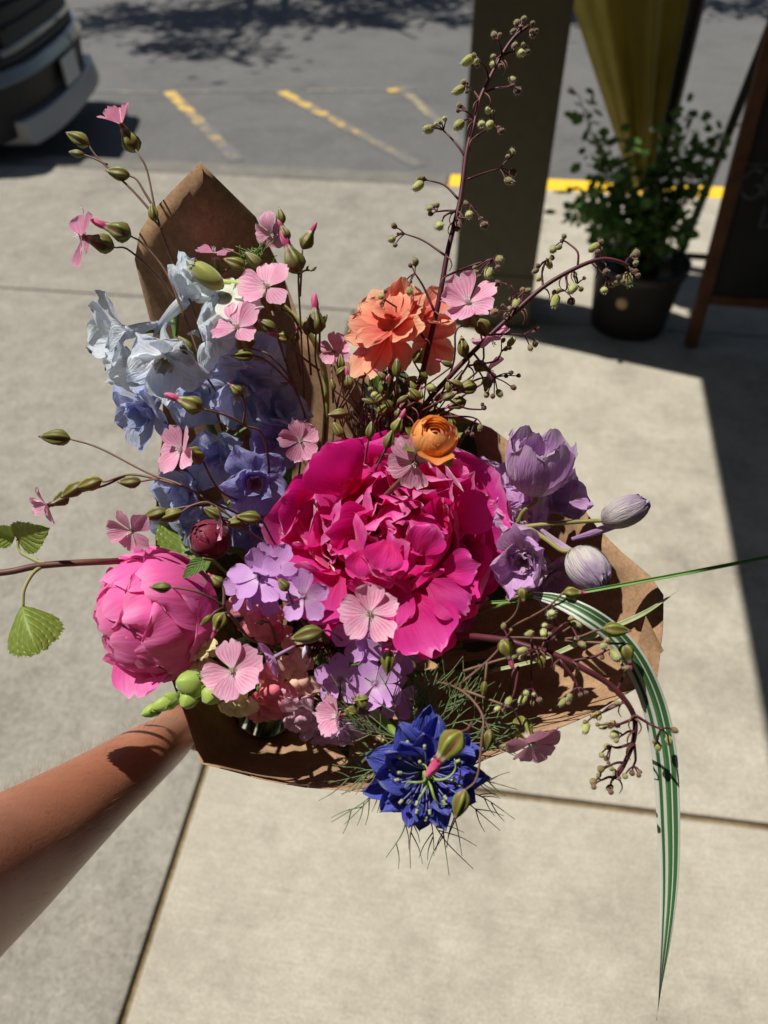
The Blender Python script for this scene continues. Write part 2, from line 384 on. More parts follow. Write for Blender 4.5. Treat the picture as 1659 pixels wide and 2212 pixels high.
# ------------------------------------------------------------------ unseen dark shop front, added behind the camera to block sky light
M_addwall = simple('dark_added_wall', (.05, .045, .04), .85, (.07, .06, .05), 5)
shop = thing('added_shop_wall', 'unseen dark wall with door and windows, added to block sky light', 'building', Vector((1, -2, 0)))
SHM = Matrix.Translation((1.2, -1.75, 0)) @ SLAB
box('wall', -6, 6, -.3, 0, -.1, 5.2, M_addwall, SHM, shop, .01)
for x0 in (-4.2, -1.2, 2.6):
    wd_ = box('window', x0, x0 + 1.7, .003, .04, .7, 2.3, M_post, SHM, shop, .004); box('pane', x0 + .07, x0 + 1.63, .041, .05, .77, 2.23, simple('window_glass', (.02, .022, .025), .08, spec=.7), SHM, wd_, .002)
dr_ = box('door', 1.0, 2.0, .003, .05, 0.004, 2.2, M_post, SHM, shop, .004); box('handle', 1.08, 1.11, .055, .09, .9, 1.2, M_ceil, SHM, dr_, .004)
# ------------------------------------------------------------------ trees across the street (they throw the dappled shade)
M_bark = simple('bark', (.12, .085, .055), .9, (.2, .15, .1), 14, bmp=.8, bd=.02)
M_tleaf = simple('tree_leaf', (.045, .085, .02), .55, (.075, .12, .03), 3, tr=.3)
def tree(x, y, h, r, seed, label, nl=9000):
    rnd = random.Random(seed); t = thing('street_tree', label, 'tree', Vector((x, y, -.13)), 'street trees across the road')
    trunk = [Vector((x, y, -.14)), Vector((x + .05, y, 1.2)), Vector((x - .04, y + .05, 2.6)), Vector((x, y, h))]
    lines = [(trunk, .17, .07)]; tips = []
    for k in range(13):
        s = rnd.uniform(.52, .97); b = Vector((x, y, h * s)); az = k * 2.4 + rnd.uniform(-.3, .3); L = r * rnd.uniform(.55, .95)
        e2 = b + Vector((math.cos(az) * L, math.sin(az) * L, rnd.uniform(.3, 1.5))); m = b.lerp(e2, .5) + Vector((0, 0, .25))
        lines.append(([b, m, e2], .06, .015)); tips += [e2, m, b.lerp(e2, .75)]
    tubes('trunk', lines, M_bark, t, 7, 4)
    cl = []
    for k in range(62):
        bb = rnd.choice(tips); cl.append((bb + Vector((rnd.gauss(0, .45), rnd.gauss(0, .45), rnd.gauss(.1, .35))), rnd.uniform(.22, .55)))
    V = []; F = []
    for k in range(nl):
        c, cr = rnd.choice(cl); p = c + Vector((rnd.gauss(0, 1), rnd.gauss(0, 1), rnd.gauss(0, .7))) * cr * .6
        n1 = Vector((rnd.gauss(0, 1), rnd.gauss(0, 1), rnd.gauss(.4, 1))).normalized(); u = n1.orthogonal().normalized(); vv = n1.cross(u); s = rnd.uniform(.05, .095)
        o = len(V); V += [p - u * s, p + vv * s * .55, p + u * s, p - vv * s * .55]; F.append((o, o + 1, o + 2, o + 3))
    L = Vector((x, y, -.13)); cr = mesh('crown', build('crown', [v - L for v in V], F, None, False, M_tleaf), Matrix.Translation(L), t); cr['kind'] = 'stuff'
tree(-3.1, 11.75, 5.2, 3.1, 3, 'broad leafy street tree shading the road behind the parked car')
tree(-.35, 12.4, 4.8, 2.6, 12, 'slimmer street tree shading the road in line with the yellow bay markings')
tree(3.3, 12.2, 5.0, 2.5, 5, 'leafy street tree shading the road beyond the chalkboard and potted shrub')

# ------------------------------------------------------------------ parked car
M_car = simple('grey_car_paint', (.085, .095, .11), .25, coat=.8, spec=.5)
M_trim = simple('black_plastic', (.006, .006, .007), .55)
M_silver = simple('silver_plastic', (.30, .31, .33), .3, metal=.3)
M_glass = simple('dark_glass', (.01, .012, .015), .05, spec=.8, coat=1)
M_lamp = simple('headlamp_lens', (.55, .58, .6), .08, coat=1, spec=.9)
M_plate = simple('number_plate', (.5, .5, .48), .4)
M_tyre = simple('tyre_rubber', (.015, .015, .016), .85)
M_rim = simple('alloy_rim', (.45, .45, .46), .3, metal=.8)
CARX, CARY = -2.06, 5.40
CARM = Matrix.Translation((CARX, CARY, -.12)) @ Matrix.Rotation(R(3), 4, 'Z')       # local +X = forward, front end at x = 0
car = thing('parked_car', 'grey pickup-style car parked at the kerb with dark grille and silver lower bumper', 'car', Vector((CARX, CARY, -.12)))
WM[car] = CARM.copy(); car.matrix_basis = CARM
def cp(name, me, parent=car, m=None): return mesh(name, me, CARM @ (m or Matrix()), parent)
def loft(name, secs, mat, cap=True, smooth=True):
    n = len(secs[0]); V = [Vector(p) for s in secs for p in s]; F = []
    for j in range(len(secs) - 1):
        for i in range(n): F.append((j * n + i, j * n + (i + 1) % n, (j + 1) * n + (i + 1) % n, (j + 1) * n + i))
    if cap: F.append(tuple(range(n))[::-1]); F.append(tuple((len(secs) - 1) * n + i for i in range(n)))
    return build(name, V, F, None, smooth, mat)
def sect(x, hw, z0, z1, rr=.12, bow=0):
    o = []
    for cy, cz, a0 in ((hw - rr, z1 - rr, 0), (-hw + rr, z1 - rr, 90), (-hw + rr, z0 + rr, 180), (hw - rr, z0 + rr, 270)):
        for k in range(5):
            g = R(a0 + k * 22.5); yy = cy + rr * math.cos(g); o.append((x - bow * (yy / hw) ** 2, yy, cz + rr * math.sin(g)))
    return o
W2 = .93
body = cp('body', loft('body', [sect(-.16, W2 - .05, .52, 1.02, .08, .10), sect(-.28, W2 - .02, .42, 1.10, .12, .09), sect(-.6, W2, .40, 1.14, .14, .1), sect(-1.6, W2, .38, 1.2, .14), sect(-3.2, W2, .38, 1.2, .14), sect(-4.7, W2, .40, 1.18, .14), sect(-5.1, W2 - .05, .46, 1.1, .12)], M_car))
cp('cabin', loft('cabin', [sect(-1.5, W2 - .12, 1.12, 1.2, .03), sect(-2.15, W2 - .18, 1.12, 1.72, .12), sect(-3.6, W2 - .18, 1.12, 1.74, .12), sect(-4.1, W2 - .14, 1.12, 1.22, .04)], M_glass))
def bowbar(name, x, hw, z0, z1, th, bow, mat, sk=0, y0=None, y1=None, N=20):
    y0 = -hw if y0 is None else y0; y1 = hw if y1 is None else y1; secs = []
    for i in range(N + 1):
        y = y0 + (y1 - y0) * i / N; xx = x - bow * (abs(y) / W2) ** 3.2
        secs.append([(xx, y, z0), (xx + sk, y, z1), (xx - th, y, z1), (xx - th, y, z0)])
    me = loft(name, secs, mat, True, False); bevel_me(me, .012, 2); return cp(name, me)
bowbar('grille', -.02, .66, .66, 1.02, .16, .10, M_trim, -.05)
bowbar('grille_frame', -.01, .72, .62, .66, .16, .10, M_car, -.01)
bowbar('grille_frame', -.07, .70, 1.02, 1.07, .14, .10, M_car, -.04)
for k in range(3): bowbar('grille_bar', -.005, .62, .73 + k * .085, .755 + k * .085, .05, .10, M_trim, -.01)
bowbar('bumper', .06, W2 - .01, .505, .575, .34, .15, M_car, -.03)
bowbar('bumper_gap', .0, W2 - .04, .576, .619, .30, .14, M_trim, .0)
bowbar('bumper_intake', .015, W2 - .05, .30, .50, .30, .15, M_trim, .02)
bowbar('skid_plate', .10, .80, .20, .33, .24, .14, M_silver, -.03)
bowbar('bumper_corner', .02, W2, .24, .50, .20, .15, M_trim, .0, -W2, -.66); bowbar('bumper_corner', .02, W2, .24, .50, .20, .15, M_trim, .0, .66, W2)
cp('number_plate', bevel_me(build('number_plate', *box_data(.062, .075, -.155, .155, .345, .495)[:2], None, False, M_plate), .003))
for s in (-1, 1):
    secs = [[(-.13 - k * .05 - .0 * k, s * (.66 + k * .055), .80 + .012 * k), (-.16 - k * .05, s * (.66 + k * .055), .93 + .012 * k), (-.34, s * (.60 + k * .055), .93 + .012 * k), (-.34, s * (.60 + k * .055), .80 + .012 * k)] for k in range(5)]
    cp('headlight', loft('headlight', secs, M_lamp, True, False))
    for xw in (-1.05, -4.1):
        m = Matrix.Translation((xw, s * (W2 - .1), .36)) @ Matrix.Rotation(R(90), 4, 'X')
        ty = cp('wheel', lathe([(-.12, .24), (-.12, .33), (-.09, .36), (.09, .36), (.12, .33), (.12, .24)], 28, 0, 0, 'wheel', M_tyre), car, m)
        mesh('rim', lathe([(-.125, .06), (-.10, .1), (-.115, .22), (-.118, .243), (.118, .243), (.115, .22), (.10, .1), (.125, .06)], 28, .0, 0, 'rim', M_rim), CARM @ m, ty)
        cp('wheel_arch', lathe([(-.13, .42), (-.13, .45), (.135, .45), (.135, .42)], 28, 0, 0, 'wheel_arch', M_trim), car, m)
cp('underbody', build('underbody', *box_data(-5, -.35, -.8, .8, .26, .45)[:2], None, False, M_trim))

# ------------------------------------------------------------------ hanging canvas and pole
M_olive = simple('olive_canvas', (.42, .35, .085), .85, (.48, .41, .115), 12, tr=.4, sheen=.3, bmp=.15)
M_black = simple('black_metal', (.012, .012, .013), .45)
def gp(x, y, Y):
    d = FW + RT * ((x - CX) / FPX) + UP * ((CY - y) / FPX); return CAM + d * (Y / d.y)
def zz(x, y, Y): return gp(x, y, Y)
pole = thing('shade_pole', 'thin black metal pole standing behind the potted shrub beside olive canvas', 'pole', Vector((gp(1440, 150, 3.28).x + .05, 3.28, 0)))
pl = WM[pole].translation
tubes('shaft', [([pl, pl + Vector((0, 0, 1.2)), pl + Vector((0, 0, 2.58))], .035, .035)], M_black, pole, 14, 2)
mesh('foot_plate', lathe([(0, .16), (.012, .16), (.02, .15), (.022, .05)], 24, 0, 0, 'foot_plate', M_black), Matrix.Translation(pl + Vector((0, 0, .003))), pole)
V = []; F = []; U = []; NU, NV = 44, 26
L0, R0 = gp(1243, -10, 3.2), gp(1480, -10, 3.2); tipp = gp(1385, 405, 3.2)
for j in range(NV + 1):
    f = j / NV
    for i in range(NU + 1):
        g = i / NU
        top = L0.lerp(R0, g); top = tipp + (top - tipp) * 1.9
        k = f ** .95
        e1 = tipp + Vector(((g - .5) * .07, 0, .015 * math.sin(g * 9)))
        p = top.lerp(e1, k); amp = .055 * (1 - .75 * k)
        p += Vector((0, amp * math.sin(g * 15 + 1.2 * math.sin(f * 2)) + .4 * amp * math.sin(g * 31 + 2), 0))
        V.append(p); U.append((g, f))
for j in range(NV):
    for i in range(NU):
        q0 = j * (NU + 1) + i; F.append((q0, q0 + 1, q0 + NU + 2, q0 + NU + 1))
cl = mesh('canvas_curtain', build('canvas_curtain', V, F, U, True, M_olive)); sm = cl.modifiers.new('s', 'SOLIDIFY'); sm.thickness = .003
tag(cl, 'olive green canvas gathered in folds and narrowing to a tied point above the potted shrub', 'canvas curtain')
# ------------------------------------------------------------------ potted shrub
M_pot = simple('black_nursery_pot', (.016, .015, .015), .55, (.026, .024, .023), 6)
M_soil = simple('potting_soil', (.03, .02, .012), .95, (.06, .04, .025), 60, bmp=1, bd=.01)
M_sleaf = simple('shrub_leaf', (.07, .15, .03), .4, (.11, .22, .05), 8, tr=.4)
M_twig = simple('shrub_twig', (.09, .06, .03), .8)
M_stick = simple('tan_sticker', (.42, .30, .16), .6)
PC = Vector((.965, 2.69, 0))
pot = thing('shrub_pot', 'round black nursery pot holding a leafy shrub beside the chalkboard sign', 'pot', PC)
mesh('pot_body', lathe([(0, .13), (.005, .142), (.23, .165), (.235, .176), (.27, .178), (.272, .168), (.24, .160), (.225, .02)], 40, 0, 0, 'pot_body', M_pot), Matrix.Translation(PC + Vector((0, 0, .003))), pot)
mesh('soil', lathe([(.19, .12), (.225, .155), (.232, .10), (.238, .01)], 30, 0, 0, 'soil', M_soil), Matrix.Translation(PC), pot)
sa = math.atan2(-1, -.62)
mesh('sticker', lathe([(0, .022), (.002, .021)], 16, 0, 0, 'sticker', M_stick), Matrix.Translation(PC + Vector((math.cos(sa) * .1585, math.sin(sa) * .1585, .16))) @ Vector((math.cos(sa), math.sin(sa), 0)).to_track_quat('Z', 'Y').to_matrix().to_4x4(), pot)
shr = thing('potted_shrub', 'loose green shrub with small rounded leaves growing in the black pot', 'shrub', PC + Vector((0, 0, .23)))
rnd = random.Random(21); lines = []; V = []; F = []
ends = [gp(1250, 205, 2.6), gp(1245, 420, 2.55), gp(1230, 450, 2.7), gp(1275, 330, 2.7), gp(1500, 235, 2.8), gp(1540, 300, 2.85), gp(1560, 290, 2.75), gp(1480, 480, 2.6), gp(1300, 470, 2.55), gp(1400, 330, 2.8), gp(1440, 260, 2.8), gp(1350, 420, 2.6), gp(1500, 400, 2.7), gp(1330, 380, 2.75), gp(1420, 450, 2.55), gp(1530, 340, 2.8), gp(1470, 330, 2.7), gp(1390, 500, 2.6), gp(1475, 560, 2.75), gp(1285, 440, 2.8), gp(1310, 300, 2.7)]
def leafquad(p, dirv, s, rnd):
    u = dirv.normalized(); nrm = (Vector((rnd.gauss(0, .7), rnd.gauss(0, .7), rnd.gauss(.7, .4)))); nrm = (nrm - u * nrm.dot(u)).normalized(); sd_ = u.cross(nrm); o = len(V)
    V.extend([p, p + u * s * .35 + sd_ * s * .36, p + u * s * .75 + sd_ * s * .30, p + u * s, p + u * s * .75 - sd_ * s * .30, p + u * s * .35 - sd_ * s * .36, p + u * s * .5 + nrm * (-.08 * s)])
    for a_, b_ in ((0, 1), (1, 2), (2, 3), (3, 4), (4, 5), (5, 0)): F.append((o + a_, o + b_, o + 6))
for e_ in ends:
    b0 = PC + Vector((rnd.uniform(-.06, .06), rnd.uniform(-.06, .06), .22)); m = b0.lerp(e_, .45) + Vector((0, 0, .06)) + Vector((rnd.gauss(0, .02), rnd.gauss(0, .02), 0))
    cur = catmull([b0, m, e_], 10); lines.append(([b0, m, e_], .005, .0016))
    for k in range(5, len(cur)):
        for r_ in range(4):
            dv = Vector((rnd.gauss(0, 1), rnd.gauss(0, 1), rnd.gauss(.1, .7))).normalized(); off = dv * rnd.uniform(.0, .055)
            leafquad(cur[k] + off, dv, rnd.uniform(.026, .050), rnd)
L = WM[shr].translation; tubes('twig', lines, M_twig, shr, 5, 5)
fo = mesh('foliage', build('foliage', [v - L for v in V], F, None, True, M_sleaf), Matrix.Translation(L), shr); fo['kind'] = 'stuff'
# ------------------------------------------------------------------ chalkboard A-frame
M_wood = simple('stained_wood', (.075, .03, .012), .6, (.12, .05, .02), 22, bmp=.3)
M_board = simple('chalkboard', (.012, .012, .013), .7, (.02, .02, .021), 7)
M_chalk = simple('chalk', (.10, .10, .11), .95, (.05, .05, .055), 60)
SB = Vector((1.145, 2.515, 0)); ft = Vector((1.17, 2.70, 1.06)); lean = math.atan2(ft.y - SB.y, 1.06)
SGN = Matrix.Translation(SB) @ Matrix.Rotation(R(-9), 4, 'Z') @ Matrix.Rotation(-lean, 4, 'X')
sg = thing('chalkboard_sign', 'dark chalkboard A-frame sign with brown wooden frame and grey chalk lettering', 'sign', SB)
HB = 1.12; WB = .62
def sp_(name, me, m=None): return mesh(name, me, SGN @ (m or Matrix()), sg)
sp_('frame_leg', bevel_me(build('frame_leg', *box_data(0, .045, -.012, .022, .004, HB)[:2], None, False, M_wood), .003))
sp_('frame_leg', bevel_me(build('frame_leg', *box_data(WB, WB + .045, -.012, .022, .004, HB)[:2], None, False, M_wood), .003))
sp_('frame_rail', bevel_me(build('frame_rail', *box_data(.046, WB - .001, -.010, .020, .17, .205)[:2], None, False, M_wood), .003))
sp_('frame_rail', bevel_me(build('frame_rail', *box_data(.046, WB - .001, -.010, .020, HB - .05, HB - .005)[:2], None, False, M_wood), .003))
sp_('board', build('board', *box_data(.046, WB - .001, .0, .010, .206, HB - .051)[:2], None, False, M_board))
def chalk(pts, r=.006):
    V, F, U = tube_data([Vector((x, -.0012, z)) for x, z in pts], r, r, 6, 5)
    V = [Vector((v.x, -.0012 + (v.y + .0012) * .12, v.z)) for v in V]
    sp_('chalk_stroke', build('chalk_stroke', V, F, U, True, M_chalk))
def unb(x, y):                                   # where a sight line meets the board
    inv = SGN.inverted(); o = inv @ CAM; d = (inv.to_3x3() @ (FW + RT * ((x - CX) / FPX) + UP * ((CY - y) / FPX))); t = -o.y / d.y; p = o + d * t; return (p.x, p.z)
chalk([unb(*p) for p in ((1647, 372), (1630, 365), (1608, 385), (1603, 412), (1615, 428), (1640, 420), (1645, 402), (1632, 401))])
chalk([unb(*p) for p in ((1657, 378), (1654, 402), (1650, 425))]); chalk([unb(*p) for p in ((1657, 378), (1672, 376), (1676, 392), (1660, 402), (1678, 424))])
chalk([unb(*p) for p in ((1655, 445), (1648, 470), (1642, 488), (1652, 489), (1675, 487))])
chalk([unb(*p) for p in ((1590, 354), (1630, 355), (1690, 357))], .003)
rb = SGN @ Vector((.0, 0, HB)); bk = Matrix.Translation(SB + Vector((0, .62, 0)))
for xx in (0.01, WB + .0):
    a_ = SGN @ Vector((xx + .02, .035, HB - .02)); b_ = SB + Matrix.Rotation(R(-9), 3, 'Z') @ Vector((xx + .02, .62, .012)); tubes('rear_leg', [([a_, a_.lerp(b_, .5), b_], .018, .018)], M_black, sg, 4, 1)
a_ = SB + Matrix.Rotation(R(-9), 3, 'Z') @ Vector((.03, .55, .12)); b_ = a_ + Matrix.Rotation(R(-9), 3, 'Z') @ Vector((WB, 0, 0)); tubes('rear_rail', [([a_, b_], .014, .014)], M_black, sg, 6, 1)
# ================================================================== BOUQUET
T = P(585, 1475, .605); NECK = P(572, 1530, .66); TAIL = P(556, 1585, .77)
# ---- kraft paper
def kraft():
    m, n, l, b = newmat('kraft_paper'); tc = n.new('ShaderNodeTexCoord'); v = tc.outputs['Object']
    a = noisen(n, l, v, 9, 5, .6); f = noisen(n, l, v, 420, 3, .7); mm = noisen(n, l, v, 130, 3, .6)
    r = ramp(n, [(.3, (.38, .24, .14)), (.7, (.46, .30, .18))]); l.new(a, r.inputs[0])
    g = ramp(n, [(.3, (.80, .78, .76)), (.7, (1.15, 1.13, 1.1))]); l.new(f, g.inputs[0])
    g2 = ramp(n, [(.35, (.86, .85, .84)), (.65, (1.1, 1.1, 1.1))]); l.new(mm, g2.inputs[0])
    col = mixc(n, l, 1., mixc(n, l, 1., r.outputs[0], g.outputs[0], 'MULTIPLY'), g2.outputs[0], 'MULTIPLY')
    l.new(col, b.inputs['Base Color']); b.inputs['Roughness'].default_value = .8; b.inputs['Specular IOR Level'].default_value = .2
    t = n.new('ShaderNodeBsdfTranslucent'); l.new(mixc(n, l, 1., col, (.85, .55, .30), 'MULTIPLY'), t.inputs[0])
    mx = n.new('ShaderNodeMixShader'); mx.inputs[0].default_value = .16
    l.new(b.outputs[0], mx.inputs[1]); l.new(t.outputs[0], mx.inputs[2]); l.new(mx.outputs[0], n['Material Output'].inputs['Surface'])
    bump(n, l, b, mathn(n, l, 'ADD', a, mathn(n, l, 'MULTIPLY', f, .15)), .35, .003); return m
M_kraft = kraft()
rim = [(432, 350, .514), (490, 407, .535), (552, 468, .562), (610, 590, .585), (655, 715, .585), (700, 740, .585), (780, 790, .58), (875, 845, .575), (960, 885, .57), (1060, 925, .56), (1140, 985, .55), (1230, 1055, .54), (1290, 1140, .53), (1345, 1195, .52), (1405, 1245, .512), (1434, 1285, .505), (1432, 1360, .498), (1424, 1432, .492), (1372, 1488, .485), (1290, 1535, .478), (1200, 1575, .47), (1120, 1612, .465), (1050, 1640, .462), (960, 1682, .46), (880, 1703, .46), (780, 1710, .46), (660, 1700, .462), (560, 1682, .465), (490, 1664, .468), (436, 1648, .472), (415, 1590, .485), (390, 1520, .495), (372, 1470, .51), (352, 1380, .53), (338, 1260, .55), (334, 1150, .565), (338, 1060, .575), (350, 950, .58), (352, 800, .578), (322, 660, .562), (291, 560, .54), (302, 500, .53), (330, 455, .522), (380, 403, .517)]
wrap = thing('paper_wrap', 'brown kraft paper cone wrapped around the mixed bouquet', 'wrapping paper', NECK)
V = []; F = []; U = []; NV = 22; NR = len(rim); axis = (T - NECK).normalized(); SUBR = 2
rp = []
for i in range(NR):
    a = P(*rim[i]); b = P(*rim[(i + 1) % NR])
    for k in range(SUBR): rp.append(a.lerp(b, k / SUBR))
NR = len(rp); ax0 = axis.orthogonal().normalized(); ax1 = axis.cross(ax0)
for j in range(NV + 1):
    v = j / NV
    for i, r_ in enumerate(rp):
        dv = r_ - NECK; lat = dv - axis * dv.dot(axis); lat.normalize()
        base = NECK + lat * .026
        mid = NECK + axis * (dv.dot(axis) * .42) + lat * ((dv - axis * dv.dot(axis)).length * .62 + .012) + FW * .008
        yp = CY - FPX * (r_ - CAM).dot(UP) / (r_ - CAM).dot(FW); wk = max(0, min(1, (980 - yp) / 300)); wk = wk * wk * (3 - 2 * wk)
        mid = mid.lerp(NECK.lerp(r_, .5) + FW * .012, wk * .12)
        q = base * (1 - v) ** 2 + mid * 2 * v * (1 - v) + r_ * v * v
        cr = .0065 * (1 - .8 * wk) * math.sin(math.pi * min(1, v * 1.0)) ** .8
        q = q + (lat * .5 - axis) .normalized() * cr * (noise.noise((i * .16, v * 2.2, 3)) * 1.6 + .9 * noise.noise((i * .45, v * 1.2, 8)))
        q = q + lat * .0012 * (1 - wk) * v * noise.noise((i * .35, 0, 5))
        V.append(q - NECK); U.append((i / NR, v))
for j in range(NV):
    for i in range(NR): F.append((j * NR + i, j * NR + (i + 1) % NR, (j + 1) * NR + (i + 1) % NR, (j + 1) * NR + i))
pp = mesh('paper_cone', build('paper_cone', V, F, U, True, M_kraft), Matrix.Translation(NECK), wrap)
so_ = pp.modifiers.new('s', 'SOLIDIFY'); so_.thickness = .0006; so_.offset = 0
# folded corner at the right edge and paper tail below the grip
fc = [P(1395, 1330, .487), P(1434, 1405, .484), P(1427, 1412, .486), P(1415, 1500, .483), P(1378, 1390, .488)]
o_ = mesh('folded_corner', build('folded_corner', [p - NECK for p in fc] , [(0, 1, 2), (0, 2, 4), (2, 3, 4)], None, False, M_kraft), Matrix.Translation(NECK), wrap)
o_.modifiers.new('s', 'SOLIDIFY').thickness = .0006
tl = (TAIL - NECK).normalized(); V = []; F = []
for j in range(7):
    for i in range(24):
        g = 2 * math.pi * i / 24; r_ = .026 + .012 * (j / 6) ** 2 + .002 * math.sin(5 * g + j * .6)
        V.append(tl * (.095 * j / 6) + (ax0 * math.cos(g) + ax1 * math.sin(g)) * r_)
for j in range(6):
    for i in range(24): F.append((j * 24 + i, j * 24 + (i + 1) % 24, (j + 1) * 24 + (i + 1) % 24, (j + 1) * 24 + i))
mesh('paper_tail', build('paper_tail', V, F, None, True, M_kraft), Matrix.Translation(NECK), wrap).modifiers.new('s', 'SOLIDIFY').thickness = .0006
# ---- materials of the flowers
M_vac = petal_mat('pale_pink_petal', [(.0, (.30, .10, .10)), (.10, (.92, .78, .82)), (.30, (.88, .52, .67)), (.5, (.87, .42, .60)), (.7, (.88, .47, .64)), (1, (.90, .54, .70))], (.52, .07, .24), .95, 7, .38, (.92, .36, .56), vpow=4)
M_green = simple('green_stem', (.10, .19, .03), .5, (.15, .25, .05), 40, tr=.15)
M_dstem = simple('red_brown_stem', (.10, .035, .028), .55, (.14, .055, .035), 60)
M_vstem = simple('thin_brown_stem', (.13, .065, .05), .55, (.18, .10, .06), 80)
M_maroon = simple('maroon_stem', (.062, .010, .018), .5, (.10, .02, .03), 50)
def calyx_mat():
    m, n, l, b = newmat('winged_calyx'); uv = n.new('ShaderNodeUVMap'); sp = n.new('ShaderNodeSeparateXYZ'); l.new(uv.outputs[0], sp.inputs[0])
    tc = n.new('ShaderNodeTexCoord'); oi = n.new('ShaderNodeObjectInfo')
    wgc = ramp(n, [(.0, (.22, .10, .05)), (.4, (.19, .13, .04)), (.75, (.17, .20, .025)), (1, (.26, .32, .05))]); l.new(sp.outputs[0], wgc.inputs[0])
    tp = ramp(n, [(.0, (.26, .32, .07)), (.12, (1, 1, 1)), (.70, (1, 1, 1)), (.86, (.30, .02, .05)), (1, (.26, .02, .05))]); l.new(sp.outputs[1], tp.inputs[0])
    tf = ramp(n, [(.0, (.6,) * 3), (.12, (0,) * 3), (.70, (0,) * 3), (.88, (.9,) * 3), (1, (1,) * 3)]); l.new(sp.outputs[1], tf.inputs[0])
    col = mixc(n, l, tf.outputs[0], wgc.outputs[0], tp.outputs[0])
    hv = n.new('ShaderNodeHueSaturation'); l.new(col, hv.inputs['Color']); l.new(mathn(n, l, 'ADD', .75, mathn(n, l, 'MULTIPLY', oi.outputs['Random'], .4)), hv.inputs['Value'])
    l.new(hv.outputs[0], b.inputs['Base Color']); b.inputs['Roughness'].default_value = .5
    t = n.new('ShaderNodeBsdfTranslucent'); l.new(hv.outputs[0], t.inputs[0]); mx = n.new('ShaderNodeMixShader'); mx.inputs[0].default_value = .22
    l.new(b.outputs[0], mx.inputs[1]); l.new(t.outputs[0], mx.inputs[2]); l.new(mx.outputs[0], n['Material Output'].inputs['Surface']); return m
M_cal = calyx_mat()
M_tip = petal_mat('bud_petal', [(0, (.30, .02, .08)), (.3, (.62, .07, .22)), (1, (.78, .22, .42))], (.40, .02, .12), .8, 5, .2)
M_wht = simple('white_stigma', (.75, .68, .68), .5)
M_grnc = simple('olive_throat', (.20, .18, .025), .6)
# ---- shared shapes
calyx_open = lathe([(-1.0, 0.04), (-0.97, 0.104, 0.11), (-0.88, 0.2, 0.34), (-0.72, 0.272, 0.63), (-0.52, 0.264, 0.69), (-0.32, 0.2, 0.63), (-0.14, 0.144, 0.46), (0, 0.132, 0.29), (0.05, 0.112, 0.11)], 20, .4, 5, 'calyx', M_cal, .7)
calyx_bud = lathe([(-1.0, 0.03), (-0.97, 0.074, 0.11), (-0.88, 0.155, 0.34), (-0.72, 0.211, 0.57), (-0.52, 0.207, 0.69), (-0.32, 0.159, 0.69), (-0.14, 0.104, 0.57), (-0.04, 0.063, 0.34), (0.03, 0.037, 0.11), (0.08, 0.011, 0.0)], 20, .4, 5, 'bud', M_cal, .7)
calyx_slim = lathe([(-1.0, .03), (-.95, .10, .1), (-.82, .17, .3), (-.6, .21, .45), (-.35, .18, .5), (-.12, .11, .4), (.02, .06, .2), (.1, .012, 0)], 15, .35, 5, 'bud', M_cal, .7)
tipm = []
def bud_tip():
    V = []; F = []; U = []; n = 12; pr = [(-.12, .10), (.05, .135), (.22, .15), (.42, .13), (.58, .085), (.68, .03)]
    for j, (z, r) in enumerate(pr):
        for i in range(n):
            g = 2 * math.pi * i / n; rr = r * (1 + .16 * math.cos(5 * g)); g2 = g + z * 1.6
            V.append((rr * math.cos(g2), rr * math.sin(g2), z)); U.append((i / n, j / 5))
    for j in range(5):
        for i in range(n): F.append((j * n + i, j * n + (i + 1) % n, (j + 1) * n + (i + 1) % n, (j + 1) * n + i))
    F.append(tuple(5 * n + i for i in range(n)))
    return build('petal_tip', V, F, U, True, M_tip)
tipm = bud_tip()
vac_pet = [petal(1, .78 + .04 * k, 10, 10, .09, .72, .55, 2.8, .05 + .03 * k, -.3 + .12 * k, .04, 1.8, .07 + .02 * k, .06, 40 + k, .12, mat=M_vac) for k in range(5)]
vac_pet2 = [petal(1, .82, 10, 10, .09, .72, .58, 2.8, .10, -.75 - .2 * k, .05, 2, .07, .05, 50 + k, .10, mat=M_vac) for k in range(3)]
def stamen_mesh():
    parts = []
    for k in range(7):
        g = k * .897; rr = .05 + .03 * (k % 2); h = .16 + .05 * (k % 3)
        parts.append(tube_data([Vector((rr * .4 * math.cos(g), rr * .4 * math.sin(g), -.1)), Vector((rr * math.cos(g), rr * math.sin(g), h))], .008, .008, 4, 1))
        v, f, u = tube_data([Vector((rr * math.cos(g), rr * math.sin(g), h - .02)), Vector((rr * 1.1 * math.cos(g), rr * 1.1 * math.sin(g), h)), Vector((rr * 1.15 * math.cos(g), rr * 1.15 * math.sin(g), h + .03))], .018, .012, 5, 1, None); parts.append((v, f, u))
    V, F, U = join_data(parts); return build('stamens', V, F, U, True, M_wht)
stm = stamen_mesh()
thr = lathe([(-.14, .02), (-.12, .11), (.0, .14), (.02, .11), (-.04, .02)], 12, 0, 0, 'throat', M_grnc)
def Sc(s): return Matrix.Diagonal((s, s, s, 1))
